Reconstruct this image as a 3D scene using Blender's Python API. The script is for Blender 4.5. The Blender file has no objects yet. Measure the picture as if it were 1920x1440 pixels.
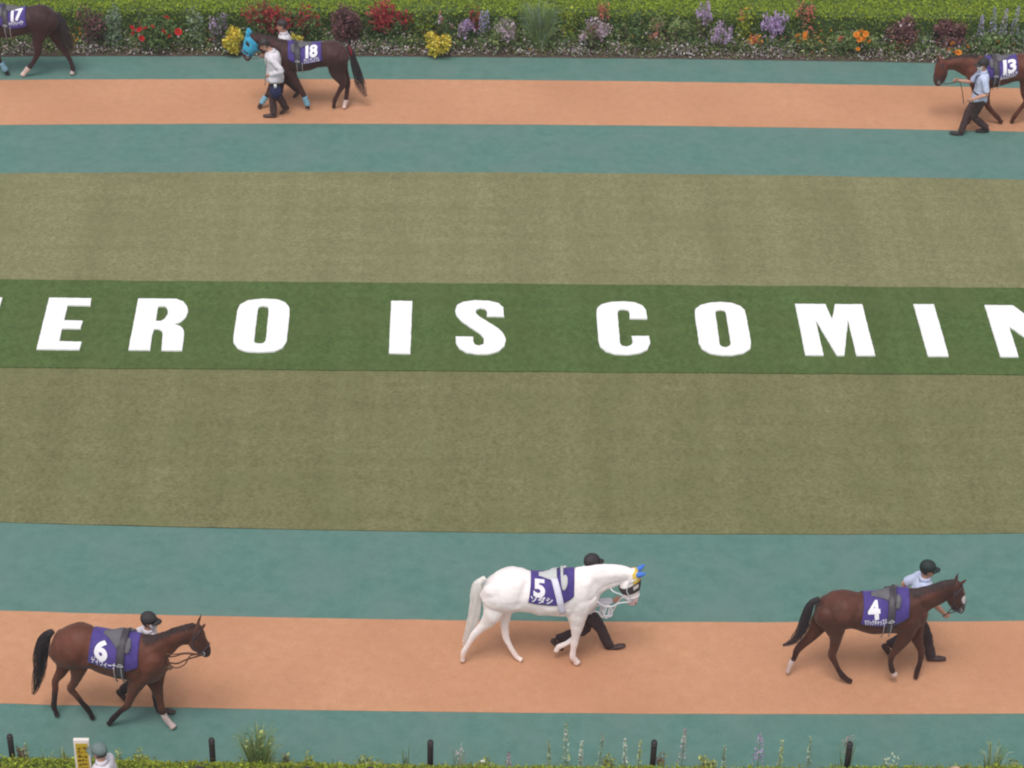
import bpy, bmesh, math, random
import numpy as np
from mathutils import Vector, Matrix, noise as mnoise
from mathutils.bvhtree import BVHTree

random.seed(7)
rng = np.random.default_rng(7)
sc = bpy.context.scene
COL = sc.collection

# ------------------------------------------------------------------ camera
W, H_ = 1920.0, 1440.0
F = 4587.0
CAMH = 23.2
Xc = Vector((1.0, -0.0071, -0.02985)).normalized()       # world X seen from the camera
Yc = Vector((-114.0, 3210.0, -4587.0))
Yc = (Yc - Xc * Yc.dot(Xc)).normalized()
Zc = Xc.cross(Yc)
ROT = Matrix((Xc, Yc, Zc))                               # camera -> world
CAM = Vector((0, 0, CAMH))


def ray(px, py):
    return (ROT @ Vector(((px - W / 2) / F, -(py - H_ / 2) / F, -1.0))).normalized()


def ground(px, py, z=0.0):
    d = ray(px, py)
    return CAM + d * ((z - CAM.z) / d.z)


_o = ground(960, 720)
CAM = Vector((-_o.x, -_o.y, CAMH))                       # origin of the place under the picture centre


def project(p):
    c = ROT.transposed() @ (Vector(p) - CAM)
    return (W / 2 + F * c.x / -c.z, H_ / 2 - F * c.y / -c.z, -c.z)


cam = bpy.data.cameras.new('camera')
cam_o = bpy.data.objects.new('camera', cam)
COL.objects.link(cam_o)
cam_o.matrix_world = Matrix.Translation(CAM) @ ROT.to_4x4()
cam.sensor_width = 36.0
cam.lens = F / W * 36.0
cam.clip_start, cam.clip_end = 0.5, 2000.0
sc.camera = cam_o

# ------------------------------------------------------------------ light
SUN_EL, SUN_AZ = math.radians(66), math.radians(200)
world = bpy.data.worlds.new('World')
sc.world = world
world.use_nodes = True
wn = world.node_tree
wn.nodes.clear()
sky = wn.nodes.new('ShaderNodeTexSky')
sky.sky_type = 'NISHITA'
sky.sun_disc = False
sky.sun_elevation = SUN_EL
sky.sun_rotation = SUN_AZ
sky.dust_density = 3.0
hs = wn.nodes.new('ShaderNodeHueSaturation')             # an overcast sky has little colour
hs.inputs['Saturation'].default_value = 0.22
bg = wn.nodes.new('ShaderNodeBackground')
bg.inputs['Strength'].default_value = 0.15
wo = wn.nodes.new('ShaderNodeOutputWorld')
wn.links.new(sky.outputs[0], hs.inputs['Color'])
wn.links.new(hs.outputs[0], bg.inputs['Color'])
wn.links.new(bg.outputs[0], wo.inputs['Surface'])
sun = bpy.data.lights.new('sun', 'SUN')
sun.energy = 1.5
sun.angle = math.radians(20)
sun.color = (1.0, 0.955, 0.90)
sun_o = bpy.data.objects.new('sun', sun)
COL.objects.link(sun_o)
_sd = Vector((math.sin(SUN_AZ) * math.cos(SUN_EL), math.cos(SUN_AZ) * math.cos(SUN_EL), math.sin(SUN_EL)))
sun_o.rotation_euler = _sd.to_track_quat('Z', 'Y').to_euler()
sun_o.location = (0, 0, 40)
sc.view_settings.view_transform = 'Standard'
sc.view_settings.look = 'None'
sc.view_settings.gamma = 1.0
sc.view_settings.use_curve_mapping = False
sc.view_settings.exposure = 0.0
sc.cycles.filter_width = 2.1
sc.cycles.max_bounces = 5

# ------------------------------------------------------------------ helpers


def tag(o, label=None, cat=None, group=None, kind=None):
    for k, v in (('label', label), ('category', cat), ('group', group), ('kind', kind)):
        if v:
            o[k] = v
    return o


def empty(name, loc, parent=None):
    o = bpy.data.objects.new(name, None)
    o.empty_display_size = 0.2
    o.location = loc
    COL.objects.link(o)
    if parent:
        o.parent = parent
    return o


def link(name, me, mats, parent=None, smooth=True):
    """mesh given in world coordinates; kept there under its parent"""
    o = bpy.data.objects.new(name, me)
    for m in (mats if isinstance(mats, (list, tuple)) else [mats]):
        me.materials.append(m)
    if smooth:
        me.polygons.foreach_set('use_smooth', [True] * len(me.polygons))
    COL.objects.link(o)
    if parent:
        root = parent
        off = Vector((0, 0, 0))
        while root:
            off += root.location
            root = root.parent
        o.parent = parent
        me.transform(Matrix.Translation(-off))
    return o


def from_py(name, verts, faces, mats, parent=None, smooth=False, mi=None):
    me = bpy.data.meshes.new(name)
    me.from_pydata([tuple(v) for v in verts], [], faces)
    if mi is not None:
        me.polygons.foreach_set('material_index', mi)
    me.update()
    return link(name, me, mats, parent, smooth)


def rgb(c):
    return (c[0], c[1], c[2], 1.0)


def mat(name, c1, c2=None, scale=8.0, rough=0.8, bump=0.0, bscale=None, detail=4.0, stretch=None, spec=0.3,
        c3=None, scale3=0.6, mix3=0.5, attr=None, sheen=0.0, vary=0.0, trans=0.0):
    m = bpy.data.materials.new(name)
    m.use_nodes = True
    nt = m.node_tree
    b = nt.nodes['Principled BSDF']
    b.inputs['Roughness'].default_value = rough
    b.inputs['Specular IOR Level'].default_value = spec
    if sheen:
        b.inputs['Sheen Weight'].default_value = sheen
        b.inputs['Sheen Roughness'].default_value = 0.4
    tc = nt.nodes.new('ShaderNodeNewGeometry')
    vec = tc.outputs['Position']
    if stretch:
        mp = nt.nodes.new('ShaderNodeMapping')
        mp.inputs['Scale'].default_value = stretch
        nt.links.new(vec, mp.inputs['Vector'])
        vec2 = mp.outputs[0]
    else:
        vec2 = vec
    n = nt.nodes.new('ShaderNodeTexNoise')
    n.inputs['Scale'].default_value = scale
    n.inputs['Detail'].default_value = detail
    n.inputs['Roughness'].default_value = 0.65
    nt.links.new(vec2, n.inputs['Vector'])
    ramp = nt.nodes.new('ShaderNodeValToRGB')
    ramp.color_ramp.elements[0].position = 0.32
    ramp.color_ramp.elements[1].position = 0.68
    ramp.color_ramp.elements[0].color = rgb(c1)
    ramp.color_ramp.elements[1].color = rgb(c2 or c1)
    nt.links.new(n.outputs['Fac'], ramp.inputs['Fac'])
    out = ramp.outputs['Color']
    if attr:
        at = nt.nodes.new('ShaderNodeAttribute')
        at.attribute_name = attr
        mx = nt.nodes.new('ShaderNodeMix')
        mx.data_type = 'RGBA'
        mx.blend_type = 'MULTIPLY'
        mx.inputs['Factor'].default_value = 1.0
        nt.links.new(at.outputs['Color'], mx.inputs['A'])
        nt.links.new(out, mx.inputs['B'])
        out = mx.outputs['Result']
    if c3:
        n3 = nt.nodes.new('ShaderNodeTexNoise')
        n3.inputs['Scale'].default_value = scale3
        n3.inputs['Detail'].default_value = 3.0
        nt.links.new(vec, n3.inputs['Vector'])
        r3 = nt.nodes.new('ShaderNodeValToRGB')
        r3.color_ramp.elements[0].position = 0.40
        r3.color_ramp.elements[1].position = 0.66
        r3.color_ramp.elements[0].color = (0, 0, 0, 1)
        r3.color_ramp.elements[1].color = (mix3, mix3, mix3, 1)
        nt.links.new(n3.outputs['Fac'], r3.inputs['Fac'])
        mx = nt.nodes.new('ShaderNodeMix')
        mx.data_type = 'RGBA'
        nt.links.new(r3.outputs['Color'], mx.inputs['Factor'])
        nt.links.new(out, mx.inputs['A'])
        mx.inputs['B'].default_value = rgb(c3)
        out = mx.outputs['Result']
    if vary:
        gi = nt.nodes.new('ShaderNodeNewGeometry')
        hsv = nt.nodes.new('ShaderNodeHueSaturation')
        mr = nt.nodes.new('ShaderNodeMapRange')
        mr.inputs['To Min'].default_value = 1.0 - vary
        mr.inputs['To Max'].default_value = 1.0 + vary
        nt.links.new(gi.outputs['Random Per Island'], mr.inputs['Value'])
        nt.links.new(mr.outputs[0], hsv.inputs['Value'])
        nt.links.new(out, hsv.inputs['Color'])
        out = hsv.outputs['Color']
    nt.links.new(out, b.inputs['Base Color'])
    if trans:
        tr = nt.nodes.new('ShaderNodeBsdfTranslucent')
        nt.links.new(out, tr.inputs['Color'])
        ms = nt.nodes.new('ShaderNodeMixShader')
        ms.inputs[0].default_value = trans
        nt.links.new(b.outputs[0], ms.inputs[1])
        nt.links.new(tr.outputs[0], ms.inputs[2])
        nt.links.new(ms.outputs[0], nt.nodes['Material Output'].inputs['Surface'])
    if bump:
        nb = nt.nodes.new('ShaderNodeTexNoise')
        nb.inputs['Scale'].default_value = bscale or scale * 3
        nb.inputs['Detail'].default_value = 3.0
        nt.links.new(vec2, nb.inputs['Vector'])
        bp = nt.nodes.new('ShaderNodeBump')
        bp.inputs['Strength'].default_value = 0.6
        bp.inputs['Distance'].default_value = bump
        nt.links.new(nb.outputs['Fac'], bp.inputs['Height'])
        nt.links.new(bp.outputs[0], b.inputs['Normal'])
    return m


def crom(pts, n):
    """Catmull-Rom through rows of an array, n steps per span"""
    P = np.asarray(pts, float)
    if len(P) < 3:
        t = np.linspace(0, 1, n + 1)[:, None]
        return P[0] * (1 - t) + P[-1] * t
    Q = np.vstack([2 * P[0] - P[1], P, 2 * P[-1] - P[-2]])
    out = []
    for i in range(1, len(Q) - 2):
        p0, p1, p2, p3 = Q[i - 1], Q[i], Q[i + 1], Q[i + 2]
        for k in range(n):
            t = k / n
            out.append(0.5 * ((2 * p1) + (-p0 + p2) * t + (2 * p0 - 5 * p1 + 4 * p2 - p3) * t * t
                              + (-p0 + 3 * p1 - 3 * p2 + p3) * t ** 3))
    out.append(P[-1])
    return np.array(out)


class MB:
    def __init__(self):
        self.v, self.f, self.m = [], [], []

    def rings(self, c, u, v, n=16, cap=0.35, mi=0):
        """loft through rings: centre, half axis u, half axis v"""
        c, u, v = np.asarray(c), np.asarray(u), np.asarray(v)
        base = len(self.v)
        th = np.linspace(0, 2 * np.pi, n, endpoint=False)
        for i in range(len(c)):
            for t in th:
                self.v.append(c[i] + u[i] * math.cos(t) + v[i] * math.sin(t))
        k = len(c)
        for i in range(k - 1):
            for j in range(n):
                a = base + i * n + j
                b = base + i * n + (j + 1) % n
                self.f.append((a, b, b + n, a + n))
                self.m.append(mi)
        for end, (i, i2) in ((0, (0, 1)), (1, (k - 1, k - 2))):
            d = c[i] - c[i2]
            ln = np.linalg.norm(d)
            r = min(np.linalg.norm(u[i]), np.linalg.norm(v[i]))
            tip = c[i] + (d / ln * r * cap if ln > 1e-9 else 0)
            self.v.append(tip)
            ti = len(self.v) - 1
            for j in range(n):
                a = base + i * n + j
                b = base + i * n + (j + 1) % n
                self.f.append((b, a, ti) if end == 0 else (a, b, ti))
                self.m.append(mi)

    def tube(self, pts, ra, rb=None, lat=None, n=8, sub=3, cap=0.4, mi=0):
        """pts polyline; ra half thickness in the plane normal to lat, rb half thickness along lat"""
        pts = np.asarray([tuple(p) for p in pts], float)
        k = len(pts)
        ra = np.full(k, ra) if np.isscalar(ra) else np.asarray(ra, float)
        rb = ra if rb is None else (np.full(k, rb) if np.isscalar(rb) else np.asarray(rb, float))
        D = crom(np.column_stack([pts, ra, rb]), sub)
        c = D[:, :3]
        t = np.gradient(c, axis=0)
        t /= np.linalg.norm(t, axis=1)[:, None] + 1e-12
        if lat is None:
            lat = np.array([0.31, 0.77, 0.55])
        lat = np.asarray(tuple(lat), float)
        u = np.cross(t, lat)
        bad = np.linalg.norm(u, axis=1) < 1e-3
        u[bad] = np.cross(t[bad], [0.9, 0.1, 0.43])
        u /= np.linalg.norm(u, axis=1)[:, None]
        v = np.cross(t, u)
        self.rings(c, u * np.abs(D[:, 3:4]), v * np.abs(D[:, 4:5]), n, cap, mi)

    def box(self, c, sx, sy, sz, ax=None, mi=0):
        c = Vector(c)
        ax = ax or (Vector((1, 0, 0)), Vector((0, 1, 0)), Vector((0, 0, 1)))
        b = len(self.v)
        for z in (-1, 1):
            for y in (-1, 1):
                for x in (-1, 1):
                    self.v.append(np.array(c + ax[0] * x * sx / 2 + ax[1] * y * sy / 2 + ax[2] * z * sz / 2))
        for q in ((0, 2, 3, 1), (4, 5, 7, 6), (0, 1, 5, 4), (2, 6, 7, 3), (0, 4, 6, 2), (1, 3, 7, 5)):
            self.f.append(tuple(b + i for i in q))
            self.m.append(mi)

    def build(self, name, mats, parent=None, smooth=True):
        return from_py(name, self.v, self.f, mats, parent, smooth, self.m)

    def fused(self, voxel=0.013, smooth=3):
        """union of all the lofts as ONE continuous skin"""
        me = bpy.data.meshes.new('tmp')
        me.from_pydata([tuple(v) for v in self.v], [], self.f)
        bm = bmesh.new()
        bm.from_mesh(me)
        bmesh.ops.recalc_face_normals(bm, faces=bm.faces)
        bm.to_mesh(me)
        bm.free()
        o = bpy.data.objects.new('tmp', me)
        COL.objects.link(o)
        r = o.modifiers.new('r', 'REMESH')
        r.mode = 'VOXEL'
        r.voxel_size = voxel
        s = o.modifiers.new('s', 'SMOOTH')
        s.factor = 0.5
        s.iterations = smooth
        dg = bpy.context.evaluated_depsgraph_get()
        out = bpy.data.meshes.new_from_object(o.evaluated_get(dg))
        bpy.data.objects.remove(o)
        bpy.data.meshes.remove(me)
        return out


def relief(me, fn):
    n = len(me.vertices)
    co, no = np.empty(n * 3), np.empty(n * 3)
    me.vertices.foreach_get('co', co)
    me.vertex_normals.foreach_get('vector', no)
    w = np.array([fn(Vector(q)) for q in co.reshape(-1, 3)])
    me.vertices.foreach_set('co', (co.reshape(-1, 3) + no.reshape(-1, 3) * w[:, None]).ravel())
    me.update()


def ribbons(name, strands, mats, parent, widths, facing, mi=None):
    """hair or grass: each strand a tapered ribbon of a few quads, given thickness by crossing two"""
    v, f, m = [], [], []
    for si, (pts, w) in enumerate(zip(strands, widths)):
        pts = np.asarray(pts, float)
        k = len(pts)
        t = np.gradient(pts, axis=0)
        s = np.cross(t, facing)
        s /= np.linalg.norm(s, axis=1)[:, None] + 1e-9
        tap = np.linspace(1, 0.18, k)[:, None] * w / 2
        b = len(v)
        for i in range(k):
            v.append(pts[i] - s[i] * tap[i])
            v.append(pts[i] + s[i] * tap[i])
        for i in range(k - 1):
            f.append((b + 2 * i, b + 2 * i + 1, b + 2 * i + 3, b + 2 * i + 2))
            m.append(0 if mi is None else mi[si])
    return from_py(name, v, f, mats, parent, False, m)


# ------------------------------------------------------------------ materials
M = {}
M['ground'] = mat('ground_paving', (.20, .19, .17), (.26, .25, .23), 3, .9)
M['rubber'] = mat('green_rubber', (.092, .192, .164), (.118, .229, .199), 5.0, .92, bump=.003, bscale=120, spec=.15,
                  c3=(.14, .212, .194), scale3=1.1, mix3=.55)
M['brown'] = mat('brown_rubber', (.515, .259, .147), (.568, .296, .176), 6.0, .92, bump=.003, bscale=120, spec=.12,
                 c3=(.455, .215, .124), scale3=.55, mix3=.5)
def turf(name, c1, c2, c3):
    """short mown grass: fine grain, faint mowing lanes"""
    m = mat(name, c1, c2, 17, .95, bump=.012, bscale=70, spec=.1, stretch=(1.0, 1.0, 1), c3=c3, scale3=.9, mix3=.5, detail=6)
    nt = m.node_tree
    b = nt.nodes['Principled BSDF']
    src = b.inputs['Base Color'].links[0].from_socket
    g = nt.nodes.new('ShaderNodeNewGeometry')
    for sc3, amp, nz in (((1.7, .05, 0), .075, 1.0), ((.25, 3.5, 0), .05, 1.0), ((8.0, 5.0, 0), .085, 1.0)):
        mp = nt.nodes.new('ShaderNodeMapping')
        mp.inputs['Scale'].default_value = sc3
        nt.links.new(g.outputs['Position'], mp.inputs['Vector'])
        n = nt.nodes.new('ShaderNodeTexNoise')
        n.inputs['Scale'].default_value = nz
        n.inputs['Detail'].default_value = 2.0
        nt.links.new(mp.outputs[0], n.inputs['Vector'])
        mr = nt.nodes.new('ShaderNodeMapRange')
        mr.inputs['From Min'].default_value = .3
        mr.inputs['From Max'].default_value = .7
        mr.inputs['To Min'].default_value = 1 - amp
        mr.inputs['To Max'].default_value = 1 + amp
        nt.links.new(n.outputs['Fac'], mr.inputs['Value'])
        h = nt.nodes.new('ShaderNodeHueSaturation')
        nt.links.new(mr.outputs[0], h.inputs['Value'])
        nt.links.new(src, h.inputs['Color'])
        src = h.outputs['Color']
    nt.links.new(src, b.inputs['Base Color'])
    return m


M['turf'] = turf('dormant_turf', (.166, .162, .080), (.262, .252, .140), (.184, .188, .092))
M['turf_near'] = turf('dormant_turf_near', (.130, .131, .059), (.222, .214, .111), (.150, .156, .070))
M['mat'] = turf('green_turf_mat', (.056, .100, .028), (.108, .158, .056), (.100, .130, .050))
for _k in ('rubber', 'brown'):                            # crumb rubber speckle and scuffed patches
    _nt = M[_k].node_tree
    _b = _nt.nodes['Principled BSDF']
    _src = _b.inputs['Base Color'].links[0].from_socket
    _g = _nt.nodes.new('ShaderNodeNewGeometry')
    for _sc, _amp, _lo, _hi in ((38, .06, .3, .7), (2.2, .025, .35, .65), (7.0, .045, .60, .75)):
        _n = _nt.nodes.new('ShaderNodeTexNoise')
        _n.inputs['Scale'].default_value = _sc
        _n.inputs['Detail'].default_value = 3.0
        _nt.links.new(_g.outputs['Position'], _n.inputs['Vector'])
        _mr = _nt.nodes.new('ShaderNodeMapRange')
        _mr.inputs['From Min'].default_value, _mr.inputs['From Max'].default_value = _lo, _hi
        _mr.inputs['To Min'].default_value, _mr.inputs['To Max'].default_value = (1 - _amp, 1 + _amp) if _lo < .5 else (1.0, 1 - _amp * 1.6)
        _nt.links.new(_n.outputs['Fac'], _mr.inputs['Value'])
        _h = _nt.nodes.new('ShaderNodeHueSaturation')
        _nt.links.new(_mr.outputs[0], _h.inputs['Value'])
        _nt.links.new(_src, _h.inputs['Color'])
        _src = _h.outputs['Color']
    _nt.links.new(_src, _b.inputs['Base Color'])
M['soil'] = mat('bed_soil', (.09, .065, .055), (.14, .105, .085), 14, .95, bump=.03)
M['letter'] = mat('white_letter_board', (.84, .84, .83), (.88, .88, .87), 30, .7)
M['black_metal'] = mat('black_post', (.028, .024, .024), (.045, .038, .038), 20, .6)
M['shirt'] = mat('white_shirt', (.66, .62, .68), (.76, .72, .78), 14, .85, bump=.012, bscale=14, sheen=.2)
M['shirt_blue'] = mat('pale_blue_shirt', (.50, .56, .78), (.60, .66, .86), 14, .85, bump=.012, bscale=14, sheen=.2)
M['trousers'] = mat('dark_trousers', (.040, .027, .033), (.058, .038, .046), 12, .85, bump=.012, bscale=14)
M['trousers_brown'] = mat('dark_brown_trousers', (.055, .031, .032), (.078, .043, .044), 12, .85, bump=.012, bscale=14)
M['navy'] = mat('navy_cloth', (.020, .024, .070), (.032, .036, .10), 12, .8, bump=.008)
M['shoe'] = mat('dark_shoe', (.05, .03, .028), (.075, .045, .042), 20, .5)
M['skin'] = mat('skin', (.50, .27, .19), (.56, .31, .23), 20, .55)
M['hair'] = mat('black_hair', (.034, .026, .026), (.050, .040, .040), 60, .5)
M['cap'] = mat('black_cap', (.034, .029, .032), (.046, .040, .043), 30, .7)
M['cap_green'] = mat('dark_green_cap', (.018, .028, .027), (.028, .041, .039), 30, .7)
M['cap_grey'] = mat('grey_cap', (.125, .175, .170), (.165, .215, .21), 30, .8)
M['maskm'] = mat('white_face_mask', (.78, .77, .80), (.84, .83, .85), 30, .8)
M['eye'] = mat('dark_eye', (.01, .008, .008), None, 10, .15, spec=.6)
M['purple'] = mat('purple_saddle_cloth', (.060, .038, .198), (.082, .054, .250), 10, .75, bump=.008, bscale=22, sheen=.25)
M['print'] = mat('white_print', (.80, .77, .82), (.84, .81, .86), 20, .7)
M['print_soft'] = mat('lilac_white_print', (.62, .54, .66), (.70, .62, .74), 20, .7)
M['pad_grey'] = mat('grey_saddle_pad', (.105, .10, .115), (.155, .15, .165), 20, .8)
M['pad_light'] = mat('light_grey_saddle_pad', (.50, .50, .50), (.60, .60, .60), 20, .8)
M['leather'] = mat('black_leather', (.050, .044, .056), (.068, .060, .072), 20, .45)
M['girth_white'] = mat('white_elastic_band', (.66, .63, .76), (.76, .73, .84), 20, .7)
M['girth_pale'] = mat('pale_girth_strap', (.36, .31, .31), (.46, .40, .39), 30, .7)
M['rein_brown'] = mat('brown_leather_rein', (.10, .045, .03), (.15, .07, .05), 30, .5)
M['rein_white'] = mat('white_rope', (.70, .68, .72), (.80, .78, .82), 60, .8)
M['steel'] = mat('stirrup_steel', (.42, .42, .44), (.5, .5, .52), 30, .3)
M['cyan'] = mat('cyan_hood_cloth', (.045, .36, .60), (.075, .46, .70), 30, .75, bump=.006)
M['cyan_pale'] = mat('pale_blue_leg_bandage', (.16, .36, .50), (.26, .46, .58), 30, .8)
M['yellow'] = mat('yellow_hood_cloth', (.70, .48, .08), (.82, .62, .14), 40, .8)
M['blue'] = mat('blue_ear_cover', (.05, .16, .62), (.08, .22, .72), 40, .8)
M['hood_black'] = mat('black_hood_cloth', (.050, .040, .042), (.070, .058, .058), 40, .8)
M['red_ribbon'] = mat('red_ribbon', (.20, .012, .03), (.28, .02, .04), 40, .7)
M['sign_yellow'] = mat('yellow_placard', (.46, .32, .02), (.52, .37, .03), 10, .6)
M['sign_white'] = mat('white_placard_edge', (.72, .64, .60), (.80, .74, .70), 10, .6)
M['sign_ink'] = mat('brown_ink', (.20, .12, .01), None, 10, .7)
M['straw'] = mat('straw_hat', (.46, .34, .20), (.56, .42, .26), 40, .8)
M['mane_dark'] = mat('dark_hair_strands', (.030, .023, .027), (.050, .038, .043), 30, .55, vary=.35)
M['mane_bay'] = mat('dark_bay_mane', (.026, .013, .014), (.045, .022, .022), 30, .6, vary=.3)
M['tail_tip'] = mat('brown_hair_strands', (.10, .045, .030), (.15, .07, .045), 30, .55, vary=.3)
M['mane_cream'] = mat('cream_hair_strands', (.82, .77, .73), (.90, .86, .83), 30, .6, vary=.12)
M['coat'] = mat('horse_coat', (.74, .72, .72), (1.25, 1.2, 1.18), 3.5, .60, attr='coat', spec=.25, sheen=.12)
M['coat_white'] = mat('white_horse_coat', (.95, .95, .95), (1.02, 1.0, 1.0), 6.0, .6, attr='coat', spec=.25, sheen=.2)


def leafm(name, c, v=.35):
    return mat(name, tuple(x * .8 for x in c), tuple(min(x * 1.2, .9) for x in c), 9, .75, spec=.15, vary=v, trans=.32)


L = {}
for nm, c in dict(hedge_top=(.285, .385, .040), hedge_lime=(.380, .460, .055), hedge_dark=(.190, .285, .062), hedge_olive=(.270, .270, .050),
                  green=(.165, .255, .090), dark_green=(.105, .165, .072), pale_green=(.28, .36, .17),
                  silver=(.26, .34, .27), burgundy=(.170, .090, .100), maroon=(.235, .105, .108), pinkbrown=(.28, .155, .145), lime=(.38, .44, .06),
                  yellow=(.80, .58, .07), gold=(.85, .68, .15), red=(.44, .062, .070), scarlet=(.62, .030, .035),
                  crimson=(.33, .060, .060), lilac=(.56, .43, .66), violet=(.46, .31, .58), mauve=(.52, .40, .49),
                  blue=(.42, .43, .74), orange=(.85, .30, .04), coral=(.68, .22, .16), salmon=(.60, .22, .17),
                  white=(.78, .73, .73), blush=(.64, .52, .55), straw=(.50, .44, .24), tanstem=(.27, .19, .14),
                  mint=(.48, .58, .45), lightyellow=(.50, .54, .20), moss=(.29, .34, .13), greyviolet=(.27, .23, .28)).items():
    L[nm] = leafm('leaf_' + nm, c)

# ------------------------------------------------------------------ the ground and its bands
XS_FAR = (30, 750, 1330, 1720)


def fit(pts):
    """smooth curve Y(X) on the ground through points read along one painted edge"""
    g = [ground(x, y) for x, y in pts]
    A = np.array([[1, p.x, p.x ** 2] for p in g])
    c = np.linalg.lstsq(A, np.array([p.y for p in g]), rcond=None)[0]
    x0, x1 = min(p.x for p in g) - 1.0, max(p.x for p in g) + 1.0

    def fn(x):
        xx = min(max(x, x0), x1)
        return c[0] + c[1] * xx + c[2] * xx * xx + (x - xx) * (c[1] + 2 * c[2] * xx)
    return fn


E_bed = fit(list(zip(XS_FAR, (106, 106, 111.5, 117))))
E_fb0 = fit(list(zip(XS_FAR, (150, 149.5, 154, 161.5))))
E_fb1 = fit(list(zip(XS_FAR, (234, 232.5, 237, 243))))
E_tf = fit(list(zip(XS_FAR, (326, 323.5, 328, 334))))
E_m0 = fit(list(zip(XS_FAR, (527, 533, 537.5, 541))))
E_m1 = fit(list(zip((30, 750, 1330, 1890), (691, 697.5, 700.5, 704.5))))
E_tn = fit(list(zip((30, 750, 1330, 1890), (980.5, 996.5, 1002, 1000.5))))
E_nb0 = fit(list(zip((30, 510, 790, 1390, 1890), (1146, 1158, 1162, 1167, 1164.5))))
E_nb1 = fit(list(zip((30, 510, 790, 1390, 1890), (1320, 1330, 1334.5, 1339, 1338))))
XX = np.linspace(-24, 24, 97)


def sheet(name, top, bot, z, m, thick=0.0, kind='structure', label=None, cat=None, wob=0.0):
    v, f = [], []
    tp = [top(x) + wob * mnoise.noise((x * 3.1, 1.7, z)) for x in XX]
    bt = [bot(x) + wob * mnoise.noise((x * 3.1, 8.7, z)) for x in XX]
    for x, a, b in zip(XX, tp, bt):
        v += [(x, a, z), (x, b, z)]
        if thick:
            v += [(x, a, z - thick), (x, b, z - thick)]
    s = 4 if thick else 2
    for i in range(len(XX) - 1):
        a, b = i * s, (i + 1) * s
        f.append((a, a + 1, b + 1, b))
        if thick:
            f += [(a, b, b + 2, a + 2), (a + 1, a + 3, b + 3, b + 1)]
    o = from_py(name, v, f, m, None, False)
    return tag(o, label, cat, None, kind)


g = from_py('ground', [(-150, -150, -.03), (150, -150, -.03), (150, 150, -.03), (-150, 150, -.03)], [(0, 1, 2, 3)], M['ground'])
tag(g, kind='structure')
near_edge = ground(960, 1408).y - .35
sheet('rubber_path', E_bed, E_tf, 0.0, M['rubber'])
sheet('rubber_path', E_tn, lambda x: near_edge - .5, 0.0, M['rubber'])
sheet('walking_track', E_fb0, E_fb1, .004, M['brown'], .004, wob=.012)
sheet('walking_track', E_nb0, E_nb1, .004, M['brown'], .004, wob=.012)
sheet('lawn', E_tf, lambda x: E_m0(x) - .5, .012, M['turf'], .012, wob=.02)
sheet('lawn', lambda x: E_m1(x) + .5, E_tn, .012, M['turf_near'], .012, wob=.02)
sheet('lawn', lambda x: E_m0(x) - .5, lambda x: E_m1(x) + .5, .012, M['turf'], .0)
sheet('green_turf_strip', E_m0, E_m1, .030, M['mat'], .018, wob=.025)
sheet('flower_bed', lambda x: E_bed(x) + 3.5, E_bed, .012, M['soil'], .03, wob=.04)

hz = MB()
hz.box((0, 0, 11.7), 304, 304, 25.6)
hv_ = bpy.data.materials.new('thin_haze')
hv_.use_nodes = True
hv_.node_tree.nodes.clear()
_pv = hv_.node_tree.nodes.new('ShaderNodeVolumePrincipled')
_pv.inputs['Color'].default_value = (.92, .92, .94, 1)
_pv.inputs['Density'].default_value = .0006
_mo = hv_.node_tree.nodes.new('ShaderNodeOutputMaterial')
hv_.node_tree.links.new(_pv.outputs[0], _mo.inputs['Volume'])
tag(hz.build('haze', hv_, None, False), kind='stuff')

# ------------------------------------------------------------------ white letters lying on the strip
LT = {}
LT['E'] = (0, [(277, 143), (513, 147), (508, 188), (380, 186), (362, 271), (466, 273), (452, 318), (350, 316), (334, 388), (460, 392), (446, 436), (205, 433)], None)
LT['R'] = (0, [(778, 148), (990, 150), (1030, 165), (1053, 192), (1058, 222), (1045, 255), (1018, 280), (980, 293), (1015, 303), (1033, 325), (1036, 350), (1025, 440), (908, 440), (916, 350), (910, 328), (892, 319), (866, 320), (856, 355), (845, 438), (722, 437)],
           [(890, 192), (925, 190), (942, 205), (944, 235), (928, 262), (905, 274), (877, 275)])
LT['O'] = (0, [(1480, 149), (1560, 153), (1605, 170), (1627, 200), (1628, 240), (1612, 390), (1590, 425), (1545, 445), (1460, 450), (1385, 446), (1335, 428), (1314, 395), (1313, 365), (1335, 215), (1350, 182), (1395, 158)],
           [(1480, 190), (1505, 194), (1512, 207), (1495, 385), (1482, 399), (1455, 402), (1435, 398), (1429, 385), (1450, 207), (1458, 194)])
LT['I'] = (640, [(280, 161), (399, 163), (388, 458), (268, 455)], None)
LT['S'] = (640, [(915, 250), (818, 248), (820, 222), (808, 206), (780, 202), (757, 212), (757, 230), (775, 248), (880, 315), (912, 345), (925, 380), (918, 415), (885, 445), (830, 460), (770, 461), (705, 452), (665, 430), (646, 400), (643, 362), (740, 363), (742, 390), (752, 407), (777, 414), (800, 403), (803, 375), (785, 350), (675, 275), (648, 245), (640, 215), (650, 185), (685, 168), (750, 158), (830, 161), (885, 175), (910, 197)], None)
LT['C'] = (640, [(1720, 262), (1622, 261), (1622, 230), (1612, 213), (1590, 208), (1565, 211), (1554, 225), (1567, 400), (1580, 415), (1605, 419), (1630, 411), (1640, 395), (1633, 359), (1732, 359), (1737, 400), (1722, 435), (1680, 455), (1610, 465), (1540, 461), (1490, 446), (1458, 420), (1447, 390), (1435, 225), (1441, 200), (1465, 181), (1520, 167), (1590, 164), (1650, 170), (1695, 188), (1715, 215)], None)
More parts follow.
